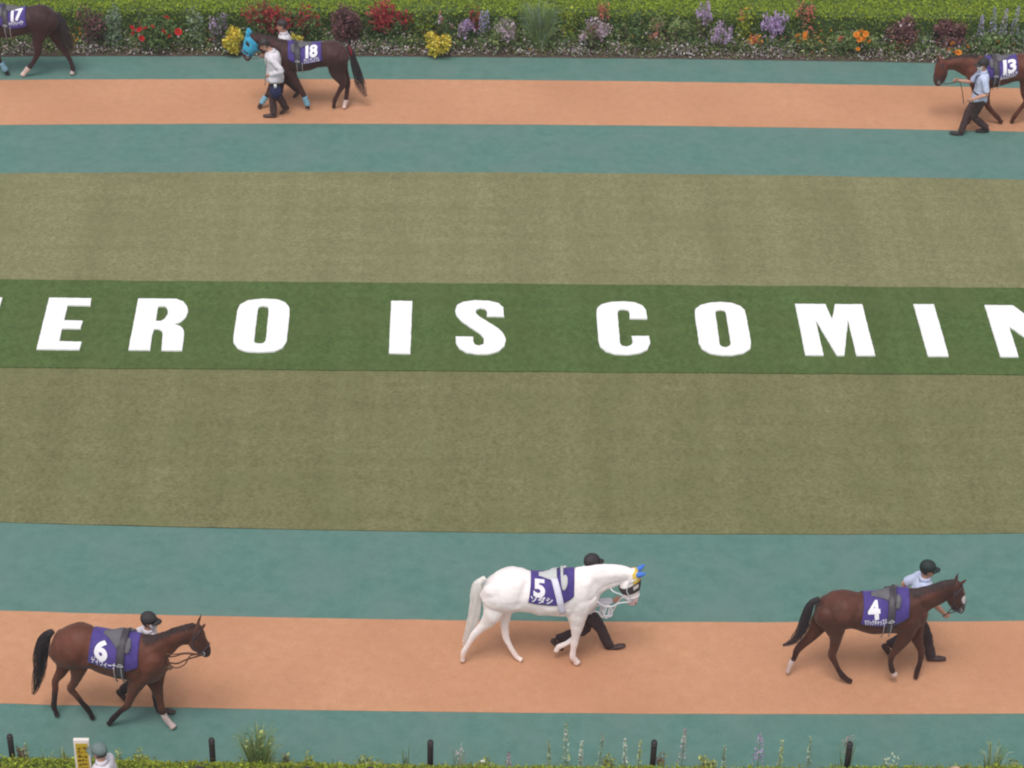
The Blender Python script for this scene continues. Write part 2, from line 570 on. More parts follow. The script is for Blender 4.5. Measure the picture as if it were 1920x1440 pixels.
LT['O2'] = (1280, [(210, 168), (275, 173), (325, 190), (350, 215), (358, 250), (385, 395), (380, 430), (345, 455), (280, 467), (215, 467), (150, 455), (110, 432), (92, 400), (68, 230), (73, 205), (100, 186), (150, 172)],
            [(212, 212), (235, 215), (243, 228), (270, 395), (268, 412), (245, 423), (220, 420), (208, 405), (184, 228), (188, 216)])
LT['M'] = (1280, [(632, 178), (803, 180), (840, 265), (857, 180), (1010, 181), (1083, 468), (977, 468), (930, 270), (910, 468), (867, 468), (748, 270), (793, 467), (690, 466)], None)
LT['I2'] = (1280, [(1298, 180), (1413, 181), (1497, 473), (1380, 472)], None)
LT['N'] = (1280, [(1698, 185), (1858, 187), (2058, 335), (2022, 189), (2128, 190), (2218, 481), (2085, 479), (1836, 305), (1890, 476), (1788, 475)], None)
LT['H'] = (0, [(-303, 139), (-188, 140), (-222, 255), (-138, 256), (-104, 141), (12, 143), (-70, 434), (-186, 431), (-150, 308), (-236, 307), (-272, 430), (-388, 427)], None)


def letter(x0, outer, hole):
    z0, z1 = .032, .058
    bm = bmesh.new()

    def loop(pts):
        fine = []
        for i, p in enumerate(pts):                       # slightly uneven cut edges
            q = pts[(i + 1) % len(pts)]
            n = max(1, int(math.hypot(q[0] - p[0], q[1] - p[1]) / 11))
            for k in range(n):
                fine.append((p[0] + (q[0] - p[0]) * k / n, p[1] + (q[1] - p[1]) * k / n))
        vs = []
        for (a, b) in fine:
            g = ground(x0 + a / 3, 510 + b / 3, z1)
            vs.append(bm.verts.new((g.x + random.uniform(-.004, .004), g.y + random.uniform(-.004, .004), z1)))
        return [bm.edges.new((vs[i], vs[(i + 1) % len(vs)])) for i in range(len(vs))]
    ed = loop(outer)
    if hole:
        ed += loop(hole)
    bmesh.ops.triangle_fill(bm, use_beauty=True, use_dissolve=False, edges=ed)
    r = bmesh.ops.extrude_face_region(bm, geom=bm.faces[:])
    for v in [e for e in r['geom'] if isinstance(e, bmesh.types.BMVert)]:
        v.co.z = z0
    bmesh.ops.recalc_face_normals(bm, faces=bm.faces)
    c = sum((v.co for v in bm.verts), Vector()) / len(bm.verts)
    c.z = z0
    for v in bm.verts:
        v.co -= c
    me = bpy.data.meshes.new('letter')
    bm.to_mesh(me)
    bm.free()
    me.materials.append(M['letter'])
    o = bpy.data.objects.new('letter', me)
    o.location = c
    COL.objects.link(o)
    return o


LL = dict(H='white letter H cut off by the left edge of the photo', E='white letter E on the green strip, left of the R',
          R='white letter R on the green strip, between E and O', O='upright white letter O after the R, left of IS',
          I='white letter I beside the S of the word IS', S='curvy white letter S on the green strip, ending the word IS',
          C='white letter C starting the last word on the green strip', O2='white letter O leaning left between the C and the M',
          M='wide white letter M on the green strip', I2='slanted white letter I right of the M',
          N='white letter N cut off by the right edge of the photo')
for k, (x0, o_, h_) in LT.items():
    tag(letter(x0, o_, h_), LL[k], 'letter', 'white letters on the green strip')

# ------------------------------------------------------------------ horses
TAN = 0.0
for _ in (0,):
    d0 = ray(960, 720)
    TANP = -d0.z / math.hypot(d0.x, d0.y)
COSP = 1 / math.sqrt(1 + TANP * TANP)


class Plane:
    """upright plane through two ground points; off counts towards the camera"""

    def __init__(self, P, Q):
        self.p, q = ground(*P), ground(*Q)
        self.e = (q - self.p).normalized()
        self.n = Vector((self.e.y, -self.e.x, 0))
        if self.n.dot(CAM - self.p) < 0:
            self.n = -self.n

    def lift(self, px, py, off=0.0):
        d = ray(px, py)
        t = (off - (CAM - self.p).dot(self.n)) / d.dot(self.n)
        return CAM + d * t

    def off_of(self, v):
        return (v - self.p).dot(self.n)

    def scale(self, px, py):
        return (self.lift(px + 1, py) - self.lift(px, py)).length


TR_A = [(0, .165), (.06, .235), (.15, .27), (.25, .28), (.35, .255), (.45, .255), (.6, .275), (.7, .27), (.8, .24), (.9, .205), (1, .15)]


def trunk_a(t):
    return float(np.interp(t, [a for a, b in TR_A], [b for a, b in TR_A]))


class Surf:
    def __init__(self, c, u, v, bvh):
        self.c, self.u, self.v, self.bvh = c, u, v, bvh
        d = np.linalg.norm(np.diff(c, axis=0), axis=1)
        self.len = np.concatenate([[0], np.cumsum(d)])
        self.L = self.len[-1]

    def ring(self, s):
        l = min(max(s, 0), 1) * self.L
        i = min(int(np.searchsorted(self.len, l, 'right')) - 1, len(self.c) - 2)
        k = (l - self.len[i]) / (self.len[i + 1] - self.len[i] + 1e-9)
        f = lambda A: Vector(A[i] * (1 - k) + A[i + 1] * k)
        return f(self.c), f(self.u), f(self.v)

    def at(self, s, th, off):
        c, u, v = self.ring(s)
        p = c + u * math.cos(th) + v * math.sin(th)
        d = (p - c).normalized()
        h = self.bvh.ray_cast(p + d * .16, -d, .34)
        if h[0] is None:
            return p + d * off
        return h[0] + d * off

    def find(self, px, py):
        d = ray(px, py)
        h = self.bvh.ray_cast(CAM, d)
        p = h[0] if h[0] is not None else CAM + d * 40
        i = int(np.argmin([np.linalg.norm(np.array(p) - c) if False else abs(np.dot(np.array(p) - c, (self.c[-1] - self.c[0]) / np.linalg.norm(self.c[-1] - self.c[0]))) for c in self.c]))
        c, u, v = Vector(self.c[i]), Vector(self.u[i]), Vector(self.v[i])
        q = p - c
        th = math.atan2(q.dot(v) / v.length_squared, q.dot(u) / u.length_squared)
        return self.len[i] / self.L, th


def grid(name, fn, na, nb, mats, parent, closed_b=False, thick=0.0, keep=None):
    v = [fn(i / (na - 1), j / (nb - 1 if not closed_b else nb)) for i in range(na) for j in range(nb)]
    f = []
    for i in range(na - 1):
        for j in range(nb if closed_b else nb - 1):
            j2 = (j + 1) % nb
            if keep is None or keep((i + .5) / (na - 1), (j + .5) / nb):
                f.append((i * nb + j, i * nb + j2, (i + 1) * nb + j2, (i + 1) * nb + j))
    o = from_py(name, v, f, mats, parent, True)
    if thick:
        bm = bmesh.new()
        bm.from_mesh(o.data)
        bmesh.ops.recalc_face_normals(bm, faces=bm.faces)
        bm.to_mesh(o.data)
        bm.free()
        md = o.modifiers.new('t', 'SOLIDIFY')
        md.thickness = thick
        md.offset = 0
    return o


def text_faces(body, bold=0.0):
    c = bpy.data.curves.new('t', 'FONT')
    c.body = body
    c.resolution_u = 4
    c.offset = bold
    o = bpy.data.objects.new('t', c)
    COL.objects.link(o)
    dg = bpy.context.evaluated_depsgraph_get()
    me = bpy.data.meshes.new_from_object(o.evaluated_get(dg))
    bpy.data.objects.remove(o)
    bpy.data.curves.remove(c)
    return me


def wrap_text(name, me, w, h, place, m, parent, seg=.03):
    """lay flat lettering onto a surface: place(x, y) -> point"""
    bm = bmesh.new()
    bm.from_mesh(me)
    xs = [v.co.x for v in bm.verts]
    ys = [v.co.y for v in bm.verts]
    x0, x1, y0, y1 = min(xs), max(xs), min(ys), max(ys)
    for v in bm.verts:
        v.co = Vector(((v.co.x - x0) / (x1 - x0) * w - w / 2, (v.co.y - y0) / (y1 - y0) * h - h / 2, 0))
    bmesh.ops.triangulate(bm, faces=bm.faces[:])
    for _ in range(4):
        le = [e for e in bm.edges if e.calc_length() > seg]
        if not le:
            break
        bmesh.ops.subdivide_edges(bm, edges=le, cuts=1)
        bmesh.ops.triangulate(bm, faces=bm.faces[:])
    for v in bm.verts:
        v.co = place(v.co.x, v.co.y)
    out = bpy.data.meshes.new(name)
    bm.to_mesh(out)
    bm.free()
    return link(name, out, m, parent, False)


def number_mesh(s):
    """thick rounded racing numerals; the 1 is a plain bar"""
    if not s.startswith('1'):
        return text_faces(s, .045)
    d = text_faces(s[1], .045)
    bm = bmesh.new()
    bm.from_mesh(d)
    xs = [v.co.x for v in bm.verts]
    ys = [v.co.y for v in bm.verts]
    x0, y0, y1 = min(xs), min(ys), max(ys)
    a = [bm.verts.new(p) for p in ((x0 - .25, y0, 0), (x0 - .06, y0, 0), (x0 - .06, y1, 0), (x0 - .25, y1, 0))]
    bm.faces.new(a)
    bm.to_mesh(d)
    bm.free()
    return d


def horse(spec):
    P = Plane(*spec['line'])
    right = spec['dir'] > 0
    n = np.array(P.n)
    mb = MB()
    # trunk
    st = spec['trunk']
    c, u, v = [], [], []
    for i, (x, t, b) in enumerate(st):
        T, B = P.lift(x, t), P.lift(x, b)
        h = (T - B).length / 2
        a = trunk_a(abs(x - st[0][0]) / abs(st[-1][0] - st[0][0]))
        bb = math.sqrt(max(h * h - (a * TANP) ** 2, (.62 * h) ** 2))
        c.append((T + B) / 2)
        u.append(Vector((0, 0, bb)))
        v.append(P.n * a)
    D = crom(np.hstack([np.array(c), np.array(u), np.array(v)]), 4)
    tc, tu, tv = D[:, :3], D[:, 3:6], D[:, 6:]
    mb.rings(tc, tu, tv, 28, .5)
    # neck
    c, u, v = [], [], []
    na = [.165, .125, .105, .092, .085, .078]
    for (up, lo), a in zip(spec['neck'], na):
        U, Lo = P.lift(*up), P.lift(*lo)
        w = (U - Lo) / 2
        k = w.length
        bb = math.sqrt(max(k * k - (a * TANP) ** 2, (.7 * k) ** 2))
        c.append((U + Lo) / 2)
        u.append(w.normalized() * bb)
        v.append(P.n * a)
    D = crom(np.hstack([np.array(c), np.array(u), np.array(v)]), 4)
    nc, nu, nv = D[:, :3], D[:, 3:6], D[:, 6:]
    mb.rings(nc, nu, nv, 20, .5)
    # head
    c, u, v = [], [], []
    ha = [.075, .098, .100, .078, .060, .052]
    for (fr, bk), a in zip(spec['head'], ha):
        A, B = P.lift(*fr), P.lift(*bk)
        w = (A - B) / 2
        c.append((A + B) / 2)
        u.append(w * .97)
        v.append(P.n * a)
    D = crom(np.hstack([np.array(c), np.array(u), np.array(v)]), 4)
    hc, hu, hv = D[:, :3], D[:, 3:6], D[:, 6:]
    mb.rings(hc, hu, hv, 18, .7)
    up_dir = (Vector(hc[0]) - Vector(hc[-1])).normalized()
    # ears
    ears = []
    for (bx, by), (tx, ty), off in spec.get('ears', ()):
        b0, t0 = P.lift(bx, by, off), P.lift(tx, ty, off * 1.2)
        mid = b0 * .55 + t0 * .45
        pts = [b0 - (t0 - b0) * .25, b0, mid, t0]
        ears.append(pts)
        mb.tube(pts, [.020, .027, .021, .006], [.020, .025, .019, .006], P.n, 10, 3)
    # legs
    chains = []
    for lg in spec['legs']:
        sgn = 1 if lg['side'] == 'near' else -1
        pts = lg['pts']
        k = len(pts)
        hx, hy, hw = pts[-1]
        if lg.get('down', True):
            hoof = ground(hx, hy, .035)
            ho = P.off_of(hoof)
            ho = max(-.16, min(.16, ho))
        else:
            ho = sgn * .06
        top = sgn * (.115 if lg['hind'] else .110)
        C, ra, rb = [], [], []
        for i, (x, y, w) in enumerate(pts):
            f = i / (k - 1)
            off = top * (1 - f) + ho * f if i > 0 else top
            p = P.lift(x, y, off)
            C.append(p)
            r = w * P.scale(x, y) / 2 * (1.15 if k - 1 - i <= 4 else 1.07)
            ra.append(r)
            # lateral thickness by zone, counted from the hoof
            z = k - 1 - i
            lt = {0: .95, 1: .95, 2: .85, 3: .85}.get(z, .80)
            if i == 0:
                lt = min(lt, .125 / r)
            elif i == 1:
                lt = min(lt, .098 / r)
            rb.append(r * lt)
        if lg.get('down', True) and abs(P.off_of(hoof)) <= .16:
            C[-1] = hoof
        ra[-1] *= 1.02
        c0 = C[0]
        ctr = Vector(tc[int(np.argmin(np.abs((tc - np.array(c0)) @ np.array(P.e))))])
        C.insert(0, c0 + (ctr - c0) * .35 + Vector((0, 0, .10)))
        ra.insert(0, ra[0] * .55)
        rb.insert(0, rb[0] * .45)
        chains.append((np.array([tuple(p) for p in C]), np.array(ra), lg))
        mb.tube(C, ra, rb, n, 14, 4, .25)
    body = mb.fused(.0130, 7)
    bvh = BVHTree.FromPolygons([v.co.copy() for v in body.vertices], [tuple(p.vertices) for p in body.polygons])
    T0, N0, H0 = Surf(tc, tu, tv, bvh), Surf(nc, nu, nv, bvh), Surf(hc, hu, hv, bvh)
    lines = [(T0, [(.80, .45), (.765, 1.0), (.75, 1.5), (.745, 1.9)], -.017, .045), (T0, [(.95, .5), (.91, 1.0), (.90, 1.5)], .013, .065),
             (T0, [(.38, .7), (.345, 1.2), (.315, 1.75)], -.018, .055), (T0, [(.09, .5), (.11, 1.0), (.14, 1.55)], -.011, .035),
             (T0, [(.25, .55), (.26, .8)], .006, .06), (N0, [(.05, 1.95), (.5, 2.05), (.95, 2.05)], -.012, .03), (N0, [(.05, 1.2), (.5, 1.15), (.9, 1.1)], .009, .05),
             (H0, [(.30, 1.9), (.42, 2.0)], .009, .05), (H0, [(.50, .9), (.78, .9)], -.007, .03)]
    nb_ = len(body.vertices)
    cc_, nn_ = np.empty(nb_ * 3), np.empty(nb_ * 3)
    body.vertices.foreach_get('co', cc_)
    body.vertex_normals.foreach_get('vector', nn_)
    cc_, nn_ = cc_.reshape(-1, 3), nn_.reshape(-1, 3)
    push = np.zeros(nb_)
    for S, ln_, dep, wid_ in lines:
        for sg in (1, -1):
            q = crom([tuple(S.at(a, sg * b_, 0)) for a, b_ in ln_], 5)
            dd = np.min(np.linalg.norm(cc_[:, None, :] - q[None], axis=2), axis=1)
            push += dep * np.exp(-(dd / wid_) ** 2)
    body.vertices.foreach_set('co', (cc_ + nn_ * push[:, None]).ravel())
    body.update()
    relief(body, lambda q: (mnoise.noise(q * 5.5) * .011 + mnoise.noise(q * 13) * .004) * (1 if q.z > .75 else .25))   # muscles
    # coat colours, real markings only
    nv_ = len(body.vertices)
    co = np.empty(nv_ * 3)
    body.vertices.foreach_get('co', co)
    co = co.reshape(-1, 3)
    base = np.array(spec['coat'])
    pts_c = np.array(spec.get('points', spec['coat']))
    colr = np.tile(base, (nv_, 1))
    best = np.full(nv_, 9.0)
    uu = np.zeros(nv_)
    who = np.full(nv_, -1)
    for ci, (C, ra, lg) in enumerate(chains):
        k = len(C)
        for i in range(1, k - 1):
            a, b = C[i], C[i + 1]
            ab = b - a
            t = np.clip(((co - a) @ ab) / (ab @ ab), 0, 1)
            d = np.linalg.norm(co - a - t[:, None] * ab, axis=1) / (ra[i] * (1 - t) + ra[i + 1] * t)
            hit = d < best
            best[hit] = d[hit]
            uu[hit] = (k - 1) - (i + t[hit])
            who[hit] = ci
    zc = np.array([float(C[0][2]) for C, _, _ in chains]).mean()
    for ci, (C, ra, lg) in enumerate(chains):
        sel = (who == ci) & (best < 1.7) & (co[:, 2] < .95)
        up = spec.get('dark_to', 4.2)
        w = np.clip((up - uu) / 1.4, 0, 1)[:, None]
        colr[sel] = (base * (1 - w) + pts_c * w)[sel]
        sock = lg.get('sock', 0)
        if sock:
            s2 = sel & (uu < sock)
            colr[s2] = np.array(spec.get('sock_col', (.62, .50, .48)))
        s3 = sel & (uu < .42)
        colr[s3] = np.array(lg.get('hoof', spec.get('hoof', (.05, .035, .03))))
    # muzzle
    hm = hc[-1]
    dm = np.linalg.norm(co - hm, axis=1)
    w = np.clip((.20 - dm) / .10, 0, 1)[:, None]
    colr = colr * (1 - w) + np.array(spec.get('muzzle', pts_c)) * w
    if spec.get('face'):                                  # bays have darker faces
        dh = np.min(np.linalg.norm(co[:, None, :] - hc[None, ::2], axis=2), axis=1)
        w = np.clip((.26 - dh) / .12, 0, 1)[:, None] * spec['face']
        colr = colr * (1 - w) + pts_c * w
    for (bx, by, br, bcol) in spec.get('marks', ()):
        h = ray(bx, by)
        rel = co - np.array(CAM)
        dist = np.linalg.norm(np.cross(rel, np.array(h)), axis=1)
        s = (dist < br) & (np.linalg.norm(co - hc[len(hc) // 2], axis=1) < .45)
        colr[s] = bcol
    at = body.color_attributes.new('coat', 'FLOAT_COLOR', 'POINT')
    at.data.foreach_set('color', np.hstack([colr, np.ones((nv_, 1))]).ravel())
    bvh = BVHTree.FromPolygons([Vector(p) for p in co], [tuple(p.vertices) for p in body.polygons])
    mid = P.lift((st[0][0] + st[-1][0]) / 2, st[5][1])
    root = empty('horse', (mid.x, mid.y, .004))
    tag(root, spec['label'], 'horse', spec['group'])
    link('body', body, M[spec.get('coat_mat', 'coat')], root)
    T = Surf(tc, tu, tv, bvh)
    N = Surf(nc, nu, nv, bvh)
    Hs = Surf(hc, hu, hv, bvh)
    # eyes
    for sg in (1, -1):
        p = Hs.at(.34, sg * math.radians(62), -.004)
        e = MB()
        e.rings([p - P.n * .012, p, p + P.n * .012], [up_dir * .008, up_dir * .019, up_dir * .008],
                [Vector(hu[5]).normalized() * .008, Vector(hu[5]).normalized() * .017, Vector(hu[5]).normalized() * .008], 10, .8)
        e.build('eye', M['eye'], root)
        p = Hs.at(.93, sg * math.radians(48), -.004)
        e = MB()
        e.rings([p - P.n * .008, p + P.n * .008], [up_dir * .018] * 2, [Vector(hu[-1]).normalized() * .009] * 2, 8, .6)
        e.build('nostril', M['eye'], root)
    # tail
    hm1, hm2 = spec.get('tail_mats', (M['mane_dark'], M['mane_dark']))
    tp = spec['tail']
    TP = [P.lift(x, y, spec.get('tail_off', 0)) for x, y, w in tp]
    TW = [w * P.scale(x, y) / 2 for x, y, w in tp]
    D = crom(np.column_stack([np.array([tuple(p) for p in TP]), TW]), 5)
    strands, wd, mi = [], [], []
    tang = np.gradient(D[:, :3], axis=0)
    tang /= np.linalg.norm(tang, axis=1)[:, None]
    sv = np.cross(tang, n)
    for i in range(190):
        r, a = math.sqrt(random.random()), random.random() * 6.283
        ln = random.choice((1, 1, .95, .9, .84, .78, .7, .6))
        kk = max(5, int(len(D) * ln))
        ph = random.random() * 6
        pts = []
        for j in range(0, kk, 2):
            w = D[j, 3] * (r * (1.12 if j > len(D) * .6 else 1.0) + .10 * math.sin(j * .5 + ph)) + .014 * (j / len(D)) * math.sin(j * .3 + ph)
            pts.append(D[j, :3] + sv[j] * w * math.cos(a) + n * w * .6 * math.sin(a))
        strands.append(pts)
        wd.append(.009)
        mi.append(1 if (ln > .9 and i % 2 == 0) or (i % 5 == 0) else 0)
    core = MB()
    kc = int(len(D) * .60)
    core.tube(D[:kc, :3][::3], np.maximum(D[:kc, 3][::3] * np.linspace(.8, .2, len(D[:kc][::3])), .006), np.maximum(D[:kc, 3][::3] * np.linspace(.6, .15, len(D[:kc][::3])), .006), n, 10, 2)
    to = core.build('tail', hm1, root)
    ribbons('tail_hair', strands, [hm1, hm2], to, wd, np.array(ray(*tp[2][:2])), mi)
    # mane
    if spec.get('mane', True):
        strands, wd = [], []
        for i in range(420):
            s = random.uniform(.04, 1.0)
            sg = spec.get('mane_side', 1)
            ln = random.choice((.25, .4, .55, .7, .9, 1.1)) * random.uniform(.8, 1.1) * spec.get('mane_len', 1.0)
            t0 = random.uniform(-.12, .12)
            strands.append([N.at(s + .03 * q * random.uniform(-1, 1) / 4, t0 + sg * ln * q / 4, .008 + .004 * random.random()) for q in range(5)])
            wd.append(.024)
        ribbons('mane', strands, [spec.get('mane_mat', M['mane_bay'])], root, wd, np.array(ray(*tp[2][:2])))
    # saddle cloth
    cl = spec['cloth']
    sr, tr = T.find(*cl['rear_low'])
    sf, tf = T.find(*cl['front_low'])
    s0, s1 = min(sr, sf), max(sr, sf)
    tlow = cl.get('theta', 1.62)

    def clothpt(a, b):
        th = (b * 2 - 1) * (tlow - .22 * max(0, (a - .72) / .28) ** 2)
        s = s0 + (s1 - s0) * a
        wav = .005 * mnoise.noise((a * 5, b * 9, spec['line'][0][0]))
        return T.at(s - (.02 * abs(b * 2 - 1) ** 3 if a == 0 else 0), th, .015 + wav)
    cloth = grid('saddle_cloth', clothpt, 22, 44, M['purple'], root, thick=.007)
    txt_c = cl['num_px']
    sN, tN = T.find(*txt_c)
    rad = (np.linalg.norm(tu[len(tu) // 2]) + np.linalg.norm(tv[len(tv) // 2])) / 2
    dirx = 1 if right else -1
    tilt = cl.get('tilt', 0.0)

    def placer(sx, tx, off):
        def pl(x, y):
            xr = x * math.cos(tilt) - y * math.sin(tilt)
            yr = x * math.sin(tilt) + y * math.cos(tilt)
            return T.at(sx + dirx * xr / T.L, tx - yr / rad, off)
        return pl
    px2m = P.scale(*txt_c)
    wrap_text('number', number_mesh(spec['num']), cl['num_w'] * px2m, cl['num_h'] * px2m * 1.04, placer(sN, tN, .024), M['print'], cloth)
    sN2, tN2 = T.find(*cl['name_px'])
    wrap_text('name_lettering', text_faces(spec['name'], .03), cl['name_w'] * px2m, cl['name_h'] * px2m * 1.3, placer(sN2, tN2, .0245), M['print'], cloth, .04)
    # saddle: pad, seat flap, surcingle, girth straps, stirrup
    sg, _ = T.find(*spec['girth_px'])
    sd = 1 if True else -1
    gw = spec.get('girth_w', .045) / T.L
    pad_m = M[spec.get('pad', 'pad_grey')]
    saddle = None

    def padpt(a, b):
        s = sg - (.02 + a * .25) / T.L
        th = (b * 2 - 1) * (.14 + spec.get('pad_k', .78) * (1 - a) ** 1.4)
        return T.at(s, th, .024 + .030 * math.sin(math.pi * min(1, a + .3)) * math.cos((b * 2 - 1) * 1.4))
    saddle = grid('saddle', padpt, 12, 18, pad_m, root, thick=.014)

    def flap(sgn):
        def fn(a, b):
            r = a
            ang = b * 2 * math.pi
            return T.at(sg + (.085 + .045 * r * math.cos(ang)) / T.L, sgn * (.60 + .34 * r * math.sin(ang)), .034 + .016 * (1 - r * r))
        return fn
    for sgn in (1, -1):
        grid('knee_pad', flap(sgn), 6, 16, pad_m, saddle, closed_b=True, thick=.008)
    pom = MB()
    pom.tube([T.at(sg + .05 / T.L, th, .05) for th in (-.75, -.4, 0, .4, .75)], [.010, .018, .022, .018, .010], None, None, 8, 3)
    pom.build('pommel', M[spec.get('pommel_mat', 'leather')], saddle)
    bandm = M[spec.get('band', 'leather')]

    def band(a, b):
        th = (b * 2 - 1) * 1.95
        return T.at(sg + (a - .5) * gw * 2 - .03 * (abs(th) - 1) / T.L * spec.get('band_slant', .35), th, .042 if abs(th) < 1.5 else .03)
    grid('surcingle', band, 5, 40, bandm, saddle, thick=.007)
    if spec.get('straps', True):
        for dx in (-.055, .045):
            for sgn in (1, -1):
                st_ = MB()
                st_.tube([T.at(sg + (dx - .035) / T.L, sgn * th, .034) for th in (1.45, 1.7, 1.95, 2.2, 2.5)], .006, .014, None, 6, 2)
                st_.build('girth_strap', M['girth_pale'], saddle)
        for sgn in (1, -1):
            ir = MB()
            pp = [T.at(sg + (.0 + q) / T.L, sgn * th, .055) for q, th in ((-.045, 1.38), (-.03, 1.36), (0, 1.30), (.03, 1.36), (.045, 1.38), (0, 1.40), (-.045, 1.38))]
            ir.tube(pp, .006, None, None, 6, 2)
            ir.build('stirrup', M['steel'], saddle)
    # bridle
    bm_ = M[spec.get('bridle', 'leather')]
    br = None

    def ringtube(S, s, off=.010, r=.008, th0=0, th1=2 * math.pi, tilt_=0.0):
        mbx = MB()
        mbx.tube([S.at(s + tilt_ * math.cos(t), t, off) for t in np.linspace(th0, th1, 17)], r, None, None, 6, 1)
        return mbx
    br = ringtube(Hs, .74).build('bridle', bm_, root)
    ringtube(Hs, .16, .012, .008, -1.7, 1.7).build('browband', bm_, br)
    for sgn in (1, -1):
        ck = MB()
        ck.tube([Hs.at(s, sgn * th, .011) for s, th in ((.04, 1.5), (.2, 1.75), (.4, 1.85), (.6, 1.75), (.80, 1.7))], .008, None, None, 6, 2)
        ck.build('cheek_strap', bm_, br)
        bt = MB()
        q = Hs.at(.82, sgn * 1.6, .012)
        bt.tube([q + up_dir * .025 * math.cos(t) + Vector(hu[-1]).normalized() * .025 * math.sin(t) for t in np.linspace(0, 6.283, 9)], .006, None, None, 6, 1)
        bt.build('bit_ring', M['steel'], br)
    bit = Hs.at(.83, 1.65, .02)
    for pl in spec.get('reins', ()):
        rb_ = MB()
        pts = [bit] + [P.lift(x, y, o) for x, y, o in pl]
        rb_.tube(pts, .009, None, None, 6, 5)
        rb_.build('rein', M[spec.get('rein_mat', 'rein_brown')], br)
    # hood, ear covers, bandages
    if spec.get('hood') == 'cyan':
        grid('hood', lambda a, b: Hs.at(-.0 + a * .66, b * 2 * math.pi, .010), 14, 26, M['cyan'], root, closed_b=True, thick=.006,
             keep=lambda a, b: not (.38 < a < .58 and (.12 < b < .22 or .78 < b < .88)))
    if spec.get('hood') == 'sodashi':
        hd = grid('hood', lambda a, b: Hs.at(.0 + a * .29, (b * 2 - 1) * 1.25, .013), 8, 20, M['yellow'], root, thick=.006)
        grid('cheek_mask', lambda a, b: Hs.at(.30 + a * .27, b * 2 * math.pi, .011), 9, 30, M['hood_black'], hd, closed_b=True, thick=.005,
             keep=lambda a, b: not ((.10 < a < .62) and (.10 < b < .21 or .79 < b < .90)))
    if spec.get('hood'):
        for pts in ears:
            ec = MB()
            b0, b1, b2, b3 = pts
            ec.tube([b0, b1, b2, b3 + (b3 - b2) * .22], [.034, .043, .036, .010], [.034, .041, .034, .010], P.n, 10, 3)
            ec.build('ear_cover', M['cyan' if spec['hood'] == 'cyan' else 'blue'], root)
    for (C, ra, lg) in chains:
        if lg.get('wrap'):
            k = len(C)
            w = MB()
            w.tube([C[k - 4] * .75 + C[k - 5] * .25, C[k - 4], C[k - 4] * .5 + C[k - 3] * .5, C[k - 3], C[k - 3] * .55 + C[k - 2] * .45],
                   [ra[k - 4] * 1.12 + .008, ra[k - 4] + .012, ra[k - 4] + .011, ra[k - 3] + .009, ra[k - 3] + .003], None, n, 12, 3)
            w.build('leg_bandage', M['cyan_pale'], root)
    if spec.get('ribbon'):
        x, y = spec['ribbon']
        rb_ = MB()
        for q in range(4):
            p0 = P.lift(x, y, .0)
            rb_.tube([p0, p0 + P.n * .05 * (q - 1.5) + Vector((.02 * (q - 1), 0, -.05)), p0 + P.n * .06 * (q - 1.5) + Vector((.03 * (q - 1), 0, -.16))], .014, .004, P.n, 6, 2)
        rb_.build('tail_ribbon', M['red_ribbon'], root)
    return dict(P=P, T=T, N=N, H=Hs, bit=bit, root=root)


